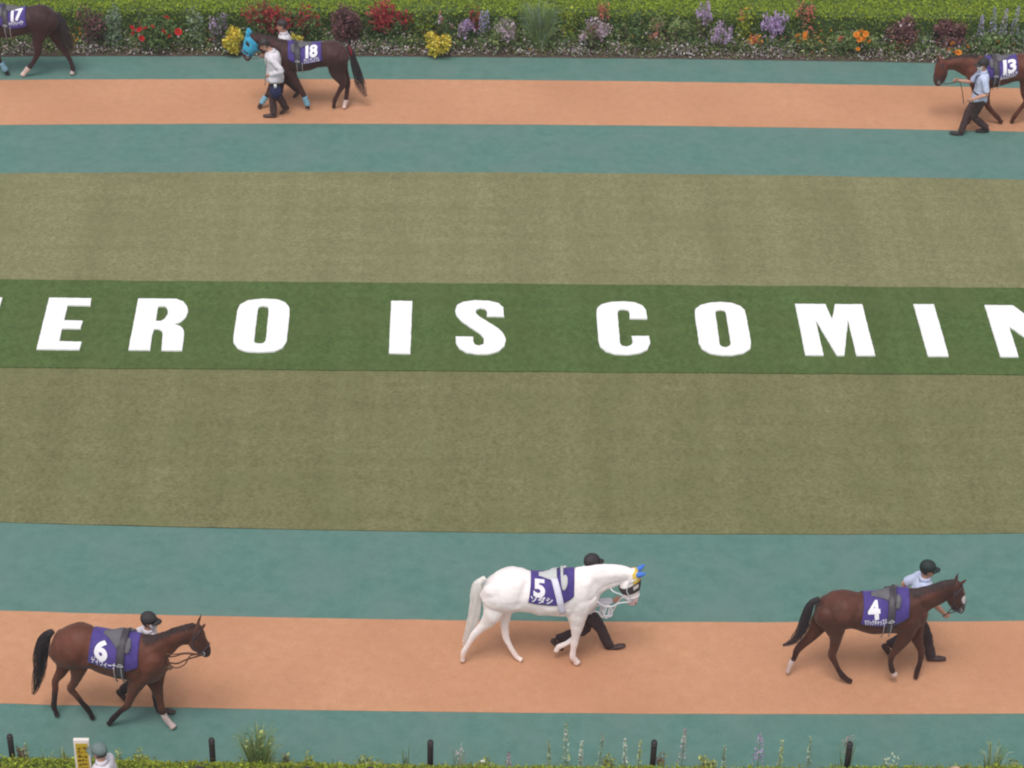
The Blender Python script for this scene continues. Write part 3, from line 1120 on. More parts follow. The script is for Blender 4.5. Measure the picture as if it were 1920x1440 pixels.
HS = {}
HS['5'] = dict(dir=1, line=((867, 1241), (1082, 1244.5)), num='5', name='ソダシ', group='racehorses walking on the near track',
    label='white racehorse number 5 wearing a yellow and blue ear hood',
    coat=(.97, .895, .885), points=(.90, .78, .75), coat_mat='coat_white', muzzle=(.72, .46, .44), hoof=(.62, .44, .36), dark_to=3.4,
    trunk=[(905, 1097, 1128), (917, 1082, 1140), (932, 1071.5, 1145), (948, 1065.5, 1148), (962, 1063.5, 1147), (977, 1066, 1145.5), (994, 1071.5, 1147), (1010, 1073, 1151), (1030, 1073, 1153), (1050, 1070.5, 1154), (1070, 1065.5, 1154), (1090, 1064, 1153), (1106, 1068, 1147), (1117, 1085, 1138)],
    neck=[((1078, 1064), (1117, 1134)), ((1098, 1062), (1120.5, 1121)), ((1121, 1058.5), (1134, 1109.5)), ((1146, 1057), (1150, 1101)), ((1168, 1060.5), (1167, 1093)), ((1186, 1065.5), (1176, 1088))],
    head=[((1191, 1065), (1172, 1084)), ((1199, 1077), (1162.5, 1093)), ((1200.5, 1091), (1160.5, 1103)), ((1199.5, 1105), (1167, 1112)), ((1197.5, 1119), (1171, 1122)), ((1194.5, 1131), (1175, 1131.5))],
    ears=[((1195, 1069), (1207, 1060), -.05), ((1197, 1078), (1209, 1076), .06)], hood='sodashi',
    legs=[dict(side='near', hind=True, pts=[(931, 1104, 46), (929, 1130, 46), (925, 1149, 38), (915, 1164, 27), (902, 1177, 17), (889.5, 1190, 13), (879, 1206.5, 9), (869.5, 1223, 10), (868, 1234, 7.5), (867.3, 1240, 9.5)]),
          dict(side='far', hind=True, pts=[(935, 1115, 40), (946, 1142, 30), (948, 1156, 20), (946, 1171, 16), (948.5, 1193, 12.5), (955.4, 1209.6, 9.5), (967, 1229, 9), (974, 1235.5, 8), (979.5, 1238.5, 10)]),
          dict(side='near', hind=False, pts=[(1088, 1126, 46), (1082, 1151, 37), (1081, 1175, 23), (1079, 1195, 14), (1077, 1205, 13), (1075, 1218, 10), (1073.7, 1230.8, 11.5), (1079, 1238, 10), (1082.5, 1243.5, 13.5)]),
          dict(side='far', hind=False, down=False, pts=[(1096, 1125, 40), (1088, 1150, 28), (1086, 1172, 18), (1081, 1190, 13), (1076, 1198, 12), (1061.7, 1206.7, 9), (1048, 1212.5, 10), (1044.5, 1217, 8), (1041.7, 1222, 9.5)])],
    tail=[(909, 1083, 8), (897, 1092, 14), (892.8, 1106, 21), (891, 1131.7, 24), (888, 1156, 23), (880.6, 1177.5, 16), (873, 1200, 8), (871, 1213, 3)],
    tail_mats=(M['mane_cream'], M['mane_cream']), mane_mat=M['mane_cream'], mane=False,
    cloth=dict(rear_low=(993, 1128), front_low=(1075, 1118), num_px=(1010, 1103), num_w=22, num_h=32, name_px=(1016, 1124.5), name_w=42, name_h=9.5, theta=1.50),
    girth_px=(1047, 1112), band='girth_white', pad='pad_light', pommel_mat='pad_light', straps=False, girth_w=.045, band_slant=-3.0, pad_k=.42,
    bridle='rein_white', rein_mat='rein_white',
    reins=[[(1160, 1131, .08), (1148, 1137, .08), (1132, 1136, .1), (1120, 1128, .12)], [(1166, 1116, .1), (1150, 1109, .1), (1145, 1103, .06)]])
HS['4'] = dict(dir=1, line=((1476, 1274), (1717, 1278)), num='4', name='マジックキャッスル', group='racehorses walking on the near track',
    label='dark bay racehorse number 4 with a white patch on its nose',
    coat=(.092, .034, .024), points=(.040, .019, .018), muzzle=(.05, .026, .024), dark_to=4.6, face=.5,
    trunk=[(1530, 1136, 1165), (1539, 1122, 1172), (1552, 1113.5, 1176), (1566, 1108.5, 1178), (1582, 1107, 1177), (1598, 1109, 1176.5), (1614, 1111, 1181.5), (1632, 1111, 1186.5), (1650, 1109, 1187), (1670, 1106, 1186), (1690, 1103.5, 1187), (1706, 1104, 1185), (1722, 1112, 1178), (1733, 1130, 1168)],
    neck=[((1690, 1104), (1734, 1162)), ((1715, 1103), (1740, 1147)), ((1735, 1098.5), (1752, 1138)), ((1758, 1092.5), (1767, 1130)), ((1777, 1087.5), (1777, 1124)), ((1791, 1086), (1783, 1120))],
    head=[((1797, 1087), (1779, 1112)), ((1806, 1099), (1774, 1122)), ((1810, 1112), (1777, 1131.5)), ((1811.5, 1125), (1783, 1139)), ((1811, 1136), (1791, 1145)), ((1808, 1144), (1798, 1148.5))],
    ears=[((1792, 1087), (1797, 1073), -.07), ((1804, 1093), (1813, 1085.5), .07)],
    legs=[dict(side='near', hind=True, pts=[(1557.8, 1150, 52), (1566, 1178, 38), (1567.5, 1196, 23), (1563.9, 1214.5, 17), (1560, 1228, 15), (1567, 1245, 10), (1573, 1257.2, 9.5), (1580.7, 1268, 11), (1589, 1274.5, 9), (1595.5, 1278, 10)]),
          dict(side='far', hind=True, pts=[(1548, 1150, 42), (1534, 1174, 32), (1519.6, 1194.6, 20), (1496, 1217, 13.5), (1489.5, 1233, 9.5), (1483, 1244, 10), (1479, 1254, 7.5), (1476.5, 1261, 8.5)], down=False, sock=2.6, hoof=(.55, .42, .38)),
          dict(side='near', hind=False, down=False, pts=[(1705, 1158, 44), (1699, 1189, 30), (1685, 1212, 19), (1675, 1225.5, 13), (1672, 1231, 12), (1669.8, 1242, 9.5), (1672.5, 1255.6, 10.5), (1675, 1261, 9), (1678, 1266, 12)], sock=1.3, hoof=(.55, .43, .36)),
          dict(side='far', hind=False, pts=[(1715, 1158, 36), (1717.6, 1189, 26), (1723, 1208.7, 16), (1726.5, 1219, 13), (1727.5, 1226, 12), (1724.8, 1243, 9), (1719.4, 1259, 10), (1717.6, 1266.5, 8), (1716.7, 1272, 9)])],
    tail=[(1536.4, 1121.8, 9), (1521, 1132, 14), (1512, 1153.3, 18), (1505.8, 1174.7, 21), (1496.7, 1193, 20), (1485, 1204, 13), (1468, 1211, 4)],
    marks=[(1812, 1125, .062, (.78, .72, .74))],
    cloth=dict(rear_low=(1618, 1178), front_low=(1702, 1163), num_px=(1638, 1144), num_w=23, num_h=33, name_px=(1643, 1166.5), name_w=42, name_h=8, tilt=.10, theta=1.60),
    girth_px=(1671, 1130), girth_w=.052, pad_k=.42, reins=[[(1790, 1147, .1), (1778, 1150, .1)]], rein_mat='leather', mane_len=.85)
HS['6'] = dict(dir=1, line=((107, 1347), (326, 1369)), num='6', name='ディヴィーナ', group='racehorses walking on the near track',
    label='bay racehorse number 6 with one white front leg',
    coat=(.122, .043, .027), points=(.028, .016, .017), muzzle=(.05, .026, .022), dark_to=4.6, face=.45,
    trunk=[(97, 1199, 1228), (106, 1184, 1240), (118, 1178, 1248), (132, 1172, 1252), (148, 1169.3, 1252), (164, 1171.5, 1251), (178, 1178, 1254.5), (195, 1181.5, 1261), (214, 1184.5, 1267.5), (232, 1186, 1271), (250, 1187.5, 1276), (268, 1189, 1280), (284, 1195, 1280), (298, 1207, 1272), (309, 1224, 1260)],
    neck=[((264, 1189.5), (309, 1254)), ((286, 1190.5), (316, 1237)), ((306, 1184.5), (327, 1225)), ((326, 1177), (340, 1212)), ((346, 1171.5), (352, 1208.5)), ((364, 1168), (361, 1206))],
    head=[((374, 1168), (357, 1196)), ((382, 1181), (354, 1207)), ((387, 1194), (360, 1216.5)), ((391.5, 1205), (369, 1221.5)), ((394.5, 1215), (377, 1227)), ((395, 1223), (384, 1230))],
    ears=[((372, 1167), (378, 1150.8), -.07), ((379.5, 1177), (386, 1168.5), .07)],
    legs=[dict(side='near', hind=True, pts=[(136, 1222, 56), (146, 1246, 38), (144.5, 1265, 23), (138.5, 1281, 16), (132.5, 1291.4, 14), (144, 1305, 10.5), (153.8, 1317.7, 9.5), (164.2, 1329.7, 11), (170.6, 1340, 9), (174, 1347, 10)]),
          dict(side='far', hind=True, pts=[(122, 1222, 42), (119.5, 1246, 28), (114, 1261.8, 19), (104, 1276, 13.5), (103.5, 1292, 11), (102, 1309.7, 9.5), (101, 1325, 10), (104.3, 1333.7, 8), (107.5, 1342.5, 9.5)]),
          dict(side='near', hind=False, pts=[(284, 1238, 46), (258, 1277, 32), (248, 1300, 19), (241, 1317, 14), (239, 1323, 12.5), (225.7, 1333.7, 9.5), (211.3, 1348, 10.5), (207.3, 1353.7, 9), (203.4, 1357.5, 9.5)]),
          dict(side='far', hind=False, pts=[(293, 1245, 38), (292, 1279, 28), (297.6, 1303.3, 17), (301, 1320, 13), (302.5, 1328, 12.5), (308.4, 1343, 11), (315.7, 1353.8, 11.5), (321, 1359, 10.5), (326, 1364.5, 13)], sock=3.35, sock_col=(.66, .56, .56), hoof=(.56, .42, .38))],
    tail=[(99, 1183, 9), (88, 1192, 18), (79, 1210, 26), (76, 1232, 29), (74, 1254, 25), (70, 1276, 18), (66, 1293, 10), (61, 1304, 3)],
    tail_mats=(M['mane_dark'], M['mane_dark']),
    cloth=dict(rear_low=(170, 1238), front_low=(260, 1232), num_px=(191.5, 1219), num_w=25, num_h=34, name_px=(196, 1243), name_w=46, name_h=9.5, tilt=-.05, theta=1.62),
    girth_px=(231, 1215), girth_w=.055, reins=[[(352, 1224, .12), (335, 1226, .12), (322, 1227, .12), (312, 1226, .12)], [(358, 1229, .1), (347, 1245, .1), (334, 1252, .1), (322, 1250, .1), (314, 1240, .12)], [(345, 1226, .06), (330, 1230, .0), (318, 1232, .0)]], mane_len=.8)
HS['18'] = dict(dir=-1, line=((645, 204.5), (486, 204)), num='18', name='クリノプレミアム', group='racehorses walking on the far track',
    label='dark brown racehorse number 18 wearing a bright blue hood',
    coat=(.060, .026, .026), points=(.045, .019, .017), muzzle=(.08, .04, .036), hood='cyan', dark_to=3.4,
    trunk=[(654, 97, 112), (648, 85, 120), (640, 78.5, 125), (630, 74, 127), (618, 72.5, 127.5), (606, 75, 127.5), (594, 77.5, 130), (582, 78.5, 133.5), (568, 78, 136), (556, 77, 136.5), (544, 74.5, 136), (532, 75.5, 133), (522, 82, 126), (515, 92, 118)],
    neck=[((541, 74.5), (514, 114)), ((523, 72), (506, 108)), ((507, 67.5), (497, 103)), ((493, 64), (489, 98)), ((481, 62.5), (482, 95.5)), ((473, 62.5), (478, 93))],
    head=[((465, 61), (477, 73)), ((460, 70), (480, 85)), ((457.5, 80), (480.5, 93)), ((456, 91), (476, 100)), ((455, 101), (473, 107)), ((456.5, 109), (468, 113.5))],
    ears=[((465, 64), (464.4, 54), .05), ((469, 62), (467, 54), -.05)],
    legs=[dict(side='near', hind=True, pts=[(631, 108, 36), (632, 134, 29), (640, 149, 19), (642.5, 158, 13), (641, 163, 11.5), (635.6, 172, 8), (631, 181, 7.5), (627.5, 188.5, 8), (626.5, 195.6, 6.5), (625.8, 201.5, 7)]),
          dict(side='far', hind=True, pts=[(636, 110, 32), (642, 131, 21), (647.8, 144.4, 15), (652, 155, 10.5), (651, 169, 8), (649.5, 181, 7.5), (648.3, 190, 8), (646, 197.8, 6.5), (645, 202.5, 7.5)], sock=2.4, hoof=(.58, .42, .36)),
          dict(side='near', hind=False, pts=[(528, 108, 36), (543, 137.6, 24), (556, 156, 14.5), (564, 168, 10.5), (567, 174, 9.5), (572, 183.8, 7.5), (575.9, 194.4, 8.5), (576.5, 199.6, 7), (576.5, 203.5, 9)], wrap=True, hoof=(.5, .36, .30)),
          dict(side='far', hind=False, pts=[(525, 108, 32), (521, 135, 21), (511, 156, 13), (506, 168, 10.5), (504, 174, 9.5), (497, 183.8, 7.5), (491.5, 192, 8), (488.2, 197, 7), (485.5, 202, 9)], wrap=True)],
    tail=[(653.8, 88, 6), (657.8, 97.8, 10), (663.3, 115.6, 14), (669, 135.6, 18), (673, 151, 19), (677.8, 165.6, 15), (686, 181, 5)],
    tail_mats=(M['mane_dark'], M['mane_dark']), ribbon=(654, 87),
    cloth=dict(rear_low=(601, 118), front_low=(541, 110), num_px=(582.5, 96), num_w=23, num_h=24, name_px=(583.5, 112.5), name_w=30, name_h=7, theta=1.58),
    girth_px=(557, 100), girth_w=.06, pad_k=.45, reins=[], mane_len=.5, bridle='cyan')
HS['13'] = dict(dir=-1, line=((1950, 232.5), (1800, 231)), num='13', name='レシステンシア', group='racehorses walking on the far track',
    label='reddish bay racehorse number 13 cut off by the right edge',
    coat=(.128, .042, .027), points=(.085, .028, .020), muzzle=(.10, .05, .045), dark_to=3.4,
    trunk=[(1951, 124, 138), (1946, 112.5, 146), (1938, 104.5, 151), (1928, 100, 153.5), (1916, 98, 154), (1905, 99.5, 154.5), (1893, 102.5, 158), (1881, 104, 162), (1868, 104.5, 165.5), (1855, 104, 167), (1842, 102.5, 166.5), (1830, 103.5, 163), (1820, 110, 156), (1813, 120, 147)],
    neck=[((1838, 103), (1813, 147)), ((1821, 102.5), (1805, 142)), ((1806, 103), (1797, 137)), ((1793, 104.5), (1788, 132.5)), ((1781, 107), (1780, 132)), ((1772, 109), (1777, 131))],
    head=[((1761, 109), (1774, 118)), ((1755, 117), (1777, 131)), ((1752, 127), (1777, 140)), ((1750.5, 138), (1773, 149)), ((1749.5, 148), (1768, 156)), ((1751, 157), (1762, 161))],
    ears=[((1760, 110), (1756, 101.5), .06), ((1766, 109), (1763, 100), -.06)],
    legs=[dict(side='near', hind=True, pts=[(1931, 135, 37), (1927, 156, 28), (1923, 174, 18), (1925, 186, 13), (1924, 192, 12), (1915, 202, 8), (1908, 211, 7.5), (1902, 219, 8.5), (1899, 224, 7), (1897, 229, 8)]),
          dict(side='far', hind=True, pts=[(1938, 137, 32), (1941, 158, 21), (1946, 172, 15), (1951, 184, 11), (1950, 198, 8), (1948, 213, 7.5), (1947, 220, 8), (1946, 226, 6.5), (1945, 230, 8)]),
          dict(side='near', hind=False, pts=[(1831, 135, 38), (1844, 164.5, 25), (1848, 183, 15), (1851.5, 197, 11), (1854, 202, 9.5), (1862.7, 212, 8), (1871, 220.5, 8.5), (1874.5, 225, 7), (1877, 229.5, 9)]),
          dict(side='far', hind=False, pts=[(1828, 135, 34), (1832, 164, 21), (1829, 184, 13), (1826.5, 198, 10.5), (1825.5, 204, 9.5), (1822, 213, 7.5), (1818, 223, 8), (1815.5, 227, 7), (1813, 230, 9)])],
    tail=[(1951, 116, 6), (1956, 126, 10), (1961, 144, 14), (1966, 164, 17), (1969, 180, 14), (1973, 196, 5)],
    cloth=dict(rear_low=(1905, 147), front_low=(1846, 140), num_px=(1891.5, 124.5), num_w=25, num_h=25, name_px=(1891.5, 141.5), name_w=31, name_h=7, theta=1.58),
    girth_px=(1866, 130), girth_w=.055, pad_k=.45, reins=[], mane_len=.5)
_d = lambda pts: [tuple((x - 542, y - 61.5) + tuple(r)) for x, y, *r in pts]
HS['17'] = dict(dir=-1, line=((135, 142.5), (16, 142)), num='17', name='シャドウディーヴァ', group='racehorses walking on the far track',
    label='very dark racehorse number 17 cut off by the left edge',
    coat=(.046, .022, .024), points=(.036, .026, .030), muzzle=(.03, .02, .02), dark_to=4.2,
    trunk=[(109, 31, 48), (104, 20, 57), (96, 12.5, 62), (86, 7.5, 64), (75, 5.5, 64.5), (63, 7.5, 63.5), (51, 10.5, 65.5), (39, 11.5, 69), (27, 11, 71.5), (14, 10, 73), (2, 7.5, 72.5), (-10, 8.5, 70), (-20, 15, 62), (-27, 25, 55)],
    neck=[((-2, 7), (-28, 49)), ((-19, 5), (-36, 43)), ((-35, 0), (-45, 38)), ((-49, -4), (-53, 33)), ((-61, -6), (-60, 30)), ((-69, -6), (-64, 28))],
    head=[((-77, -8), (-65, 4)), ((-82, 1), (-62, 16)), ((-85, 11), (-62, 24)), ((-86, 22), (-66, 31)), ((-87, 32), (-69, 38)), ((-85.5, 40), (-74, 44.5))],
    ears=[((-77, -7), (-79, -17), .05), ((-73, -8), (-75, -18), -.05)],
    legs=[dict(side='near', hind=True, pts=[(85, 42, 38), (74, 66, 27), (70, 84.4, 17), (71.5, 95, 13.5), (70.5, 101, 12), (66, 110, 9), (60, 120, 8), (52, 129, 9), (46.7, 135.6, 8), (42, 141, 9)], sock=2.3, sock_col=(.66, .52, .50), hoof=(.58, .44, .42)),
          dict(side='far', hind=True, pts=[(92, 45, 34), (106, 69, 24), (116, 86.7, 16), (122.5, 98, 11), (130, 110, 8), (135, 122, 8), (136.7, 131, 9), (135.8, 135, 7.5), (135, 139, 8.5)], sock=1.5, sock_col=(.66, .58, .58), hoof=(.5, .42, .4)),
          dict(side='near', hind=False, pts=[(-14, 46, 36), (-13, 75, 24), (-9, 93, 14.5), (-5, 106, 10.5), (-3, 111, 9.5), (3, 120, 7.5), (9, 129, 8.5), (12, 134, 7), (15, 138.5, 8.5)], wrap=True),
          dict(side='far', hind=False, pts=[(-18, 46, 32), (-24, 73, 21), (-32, 94, 13), (-37, 106, 10.5), (-39, 112, 9.5), (-46, 121.8, 7.5), (-51.5, 130, 8), (-54.8, 135, 7), (-57.5, 140, 9)])],
    tail=[(107, 24, 8), (112, 36, 15), (117, 52, 22), (122, 66, 25), (127, 78, 24), (131, 87, 16), (134, 94, 6)],
    cloth=dict(rear_low=(47.5, 50), front_low=(0, 46), num_px=(30.5, 27), num_w=23, num_h=24, name_px=(30, 43.5), name_w=30, name_h=6.5, theta=1.58),
    girth_px=(10, 36), girth_w=.055, pad_k=.45, reins=[], mane_len=.5)
HB = {k: horse(s) for k, s in HS.items()}

# ------------------------------------------------------------------ people


def ik(a, b, l1, l2, bend):
    """middle joint of a two-bone limb from a to b"""
    d = b - a
    L_ = min(d.length, (l1 + l2) * .999)
    d = d.normalized()
    x = (l1 * l1 - l2 * l2 + L_ * L_) / (2 * L_)
    h = math.sqrt(max(l1 * l1 - x * x, 0))
    bd = (bend - d * bend.dot(d)).normalized()
    return a + d * x + bd * h, a + d * L_


def head_rings(c, f, l, up, k=1.0, grow=0.0):
    k *= .94
    """c = chin level centre under the skull; rows: height, front, back, half width"""
    rows = [(-.008, .060, .030, .030), (.010, .088, .052, .050), (.035, .094, .070, .062), (.065, .095, .085, .070), (.095, .093, .096, .075),
            (.125, .094, .102, .078), (.155, .092, .102, .078), (.185, .080, .094, .070), (.210, .058, .072, .054), (.228, .030, .040, .030)]
    C, U, V = [], [], []
    for h, fr, bk, w in rows:
        fr, bk, w = fr + grow, bk + grow, w + grow
        C.append(c + up * (h + (grow if h > .15 else 0)) * k + f * (fr - bk) / 2 * k)
        U.append(f * (fr + bk) / 2 * k)
        V.append(l * w * k)
    return [tuple(x) for x in C], [tuple(x) for x in U], [tuple(x) for x in V]


def person(s):
    Hh = s.get('H', 1.70)
    fwd = Vector(s['fwd']).normalized()
    lat = Vector((-fwd.y, fwd.x, 0))                      # person's left
    up = Vector((0, 0, 1))
    k = Hh / 1.70
    feet = {}
    for key in ('L', 'R'):
        px, py, pitch, z = s['feet'][key]
        ball = ground(px, py, .012 + z)
        a = math.radians(pitch)
        heel_dir = (-fwd * math.cos(a) + up * math.sin(a))
        ank = ball + heel_dir * .13 * k + (up * math.cos(a) + fwd * math.sin(a)) * .075 * k
        feet[key] = (ball, ank, heel_dir, a)
    mid = (feet['L'][1] + feet['R'][1]) / 2
    kf = s.get('bal', .5)
    fr = 'L' if (feet['L'][0] - feet['R'][0]).dot(fwd) > 0 else 'R'
    bk = 'R' if fr == 'L' else 'L'
    hip_xy = feet[bk][1].lerp(feet[fr][1], kf)
    l1, l2 = .412 * k, .410 * k
    hz = .93 * k
    for key in ('L', 'R'):
        sg = 1 if key == 'L' else -1
        d = Vector((feet[key][1].x - hip_xy.x - lat.x * sg * .09, feet[key][1].y - hip_xy.y - lat.y * sg * .09))
        mx = math.sqrt(max((l1 + l2) ** 2 * .9985 - d.length_squared, .2)) + feet[key][1].z
        hz = min(hz, mx)
    pel = Vector((hip_xy.x, hip_xy.y, hz))
    lean = math.radians(s.get('lean', 4))
    spine = (up * math.cos(lean) + fwd * math.sin(lean))
    base = Vector((pel.x, pel.y, 0.004))
    root = empty('person', base)
    tag(root, s['label'], 'person', s['group'])
    sp = lambda h: pel + spine * h * k
    th_ = math.radians(s.get('twist', 0))
    slat = (lat * math.cos(th_) + fwd * math.sin(th_))
    sfw = (fwd * math.cos(th_) - lat * math.sin(th_))
    body = MB()
    rows = [(-.10, .085, .10), (-.03, .155, .115), (.06, .155, .112), (.16, .138, .10), (.27, .150, .108), (.38, .165, .115), (.46, .160, .10), (.505, .10, .075), (.53, .06, .058)]
    tors = lambda g, lo=0, hi=99, fl=0: ([tuple(sp(h)) for h, a, b in rows[lo:hi]], [tuple((sfw if h > .2 else fwd) * (b + g + fl * max(0, .14 - h)) * k) for h, a, b in rows[lo:hi]],
                                  [tuple((slat if h > .2 else lat) * (a + g + fl * max(0, .14 - h)) * k) for h, a, b in rows[lo:hi]])
    body.rings(*tors(0), 18, .3)
    hy = math.radians(s.get('head_yaw', 0))
    hp = math.radians(s.get('head_pitch', 8))
    hf0 = (fwd * math.cos(hy) + lat * math.sin(hy))
    hl = up.cross(hf0).normalized()
    hf = hf0 * math.cos(hp) - up * math.sin(hp)
    hup = up * math.cos(hp) + hf0 * math.sin(hp)
    neck0 = sp(.50)
    chin = sp(.50) + (up * .085 + fwd * (s.get('stoop', 0) + .018 + .04 * math.sin(lean))) * k
    body.tube([neck0 - spine * .05, neck0, chin + hup * .06 * k], [.066 * k, .058 * k, .056 * k], None, lat, 12, 3)
    body.rings(*head_rings(chin, hf, hl, hup, k), 18, .5)
    nose = chin + hup * .089 * k + hf * .088 * k
    body.tube([nose + hup * .028 * k - hf * .012, nose + hf * .004, nose - hup * .022 * k + hf * .018 * k, nose - hup * .030 * k], [.009, .012, .014, .008], None, hl, 8, 2)
    for sg in (1, -1):
        e = chin + hup * .100 * k + hl * sg * .073 * k - hf * .008
        body.tube([e - hup * .03, e + hl * sg * .008, e + hup * .03], [.008, .014, .011], [.006, .007, .006], hl, 8, 2)
    shirt, trs = MB(), MB()
    shirt.rings(*tors(.016 + s.get('bulk', 0), 0, 9, .10), 22, .05)
    col_ = MB()
    col_.rings([tuple(sp(h) + fwd * d_) for h, d_ in ((.51, .0), (.545, .004), (.565, .002))], [tuple(sfw * r_ * k) for r_ in (.088, .076, .078)], [tuple(slat * r_ * k) for r_ in (.094, .080, .082)], 18, .02)
    trs.rings([tuple(sp(h)) for h in (-.12, -.06, .0, .08, .13)], [tuple(fwd * r * k) for r in (.10, .125, .128, .118, .112)], [tuple(lat * r * k) for r in (.10, .165, .170, .160, .152)], 18, .1)
    long_ = s.get('sleeve', 'long') == 'long'
    hands = MB()
    for key in ('L', 'R'):
        sg = 1 if key == 'L' else -1
        sh = sp(.445) + slat * sg * .165 * k
        ht = s['hands'][key]
        if ht[0] == 'px':
            d = ray(ht[1], ht[2])
            # point on that sight line at the given lateral distance from the person's mid plane
            t = (ht[3] - (CAM - pel).dot(lat)) / d.dot(lat)
            hand = CAM + d * t
        else:
            hand = sh + fwd * ht[1] * k + slat * sg * ht[2] * k + up * ht[3] * k
        el, hand = ik(sh, hand, .285 * k, .27 * k, -fwd * .6 - up * .8 + slat * sg * .25)
        body.tube([sh - slat * sg * .06, sh, sh.lerp(el, .5), el, el.lerp(hand, .4), hand], np.array([.052, .056, .046, .039, .040, .027]) * k, None, fwd, 12, 3)
        if long_:
            shirt.tube([sh - slat * sg * .07, sh, sh.lerp(el, .5), el, el.lerp(hand, .5), el.lerp(hand, .93)], np.array([.064, .070, .064, .058, .053, .044]) * k, None, fwd, 14, 3)
        else:
            shirt.tube([sh - slat * sg * .07, sh, sh.lerp(el, .45), sh.lerp(el, .88)], np.array([.064, .070, .066, .064]) * k, None, fwd, 14, 3)
        # hand: palm, four curled fingers, thumb
        wd = (hand - el).normalized()
        pn = (slat * sg - wd * wd.dot(slat * sg)).normalized()
        sd = wd.cross(pn)
        palm = hand + wd * .045 * k
        hb = MB()
        body.tube([hand - wd * .01, hand + wd * .03 * k, hand + wd * .085 * k], np.array([.026, .040, .038]) * k, np.array([.020, .016, .014]) * k, pn, 10, 3)
        for fi, (o_, ln) in enumerate(((-.030, .062), (-.010, .074), (.010, .070), (.029, .054))):
            k0 = hand + wd * .082 * k + sd * o_ * k
            k1 = k0 + (wd * .75 - pn * .5) * ln * .45 * k
            k2 = k1 + (wd * .15 - pn * .9) * ln * .35 * k
            k3 = k2 + (-wd * .5 - pn * .6) * ln * .25 * k
            body.tube([hand + wd * .05 * k + sd * o_ * .8 * k, k0, k1, k2, k3], np.array([.010, .0095, .009, .0085, .007]) * k, None, sd, 6, 2)
        t0 = hand + wd * .02 * k - sd * .030 * k * 1
        body.tube([t0, t0 - sd * .022 * k + wd * .02 * k - pn * .012, t0 - sd * .016 * k + wd * .052 * k - pn * .028], np.array([.014, .012, .009]) * k, None, pn, 6, 2)
        # leg
        hip = pel + lat * sg * .09 * k - up * .03 * k
        ball, ank, hd, a = feet[key]
        dl = (ank - hip).length
        sc_l = min(1.0, dl / (l1 + l2) * 1.006) if dl > .90 * (l1 + l2) else 1.0
        kn, _ = ik(hip, ank, l1 * sc_l, l2 * sc_l, fwd)
        body.tube([hip, hip.lerp(kn, .5), kn, kn.lerp(ank, .35), ank], np.array([.085, .075, .052, .054, .036]) * k, None, lat, 12, 3)
        trs.tube([hip + up * .06, hip - up * .02, hip.lerp(kn, .5), kn, kn.lerp(ank, .5), kn.lerp(ank, .97)], np.array([.095, .105, .092, .073, .070, .070]) * k, np.array([.085, .098, .086, .068, .064, .062]) * k, lat, 16, 3)
        sh_ = MB()
        toe_d = -hd
        su = (up * math.cos(a) + fwd * math.sin(a))
        c0 = ank - su * .045 * k
        C = [c0 + hd * .045 * k, c0 + hd * .02 * k, c0 + toe_d * .05 * k, ball + su * .034 * k, ball + toe_d * .075 * k + su * .026 * k]
        sh_.rings(crom([tuple(x) for x in C], 2), crom([tuple(su * r * k) for r in (.030, .046, .044, .032, .020)], 2), crom([tuple(lat * r * k) for r in (.026, .036, .040, .046, .030)], 2), 14, .6)
        sh_.build('shoe', M[s.get('shoe', 'shoe')], root)
    col_.build('collar', M[s['shirt']], root)
    bme = body.fused(s.get('vox', .009), 2)
    link('body', bme, M['skin'], root)
    for nm, mb, mm, vx in (('shirt', shirt, s['shirt'], .013), ('trousers', trs, s.get('trousers', 'trousers'), .013)):
        me = mb.fused(vx, 2)
        relief(me, lambda q: mnoise.noise(q * 9) * .011 + mnoise.noise(q * 22) * .005)   # cloth folds
        link(nm, me, M[mm], root)
    # hair: a shell over the back and top of the skull
    C, U, V = head_rings(chin, hf, hl, hup, k, .013)
    hr = MB()
    n = 20
    th = np.linspace(0, 2 * np.pi, n, endpoint=False)
    C, U, V = crom(C, 2), crom(U, 2), crom(V, 2)
    for i in range(len(C)):
        for t in th:
            hr.v.append(C[i] + U[i] * math.cos(t) + V[i] * math.sin(t))
    for i in range(len(C) - 1):
        for j in range(n):
            ang = (th[j] + math.pi / n + math.pi) % (2 * math.pi) - math.pi
            lev = i / (len(C) - 1)
            if lev > .66 or (abs(ang) > 1.45 and lev > .30) or (abs(ang) > .95 and lev > .56):
                a, b = i * n + j, i * n + (j + 1) % n
                hr.f.append((a, b, b + n, a + n))
                hr.m.append(0)
    hr.v.append(C[-1] + np.array(hup) * .006)
    for j in range(n):
        hr.f.append(((len(C) - 1) * n + j, (len(C) - 1) * n + (j + 1) % n, len(hr.v) - 1))
        hr.m.append(0)
    ho = hr.build('hair', M['hair'], root)
    md = ho.modifiers.new('t', 'SOLIDIFY')
    md.thickness = .018
    md.offset = -1
    for sg in (1, -1):
        e = MB()
        p = chin + hup * .118 * k + hf * .085 * k + hl * sg * .032 * k
        e.rings([tuple(p - hf * .006), tuple(p + hf * .004)], [tuple(hup * .007)] * 2, [tuple(hl * .013)] * 2, 8, .5)
        e.build('eye', M['eye'], root)
    mo = MB()
    p = chin + hup * .040 * k + hf * .088 * k
    mo.tube([p - hl * .024, p + hf * .004, p + hl * .024], .006, None, None, 6, 3)
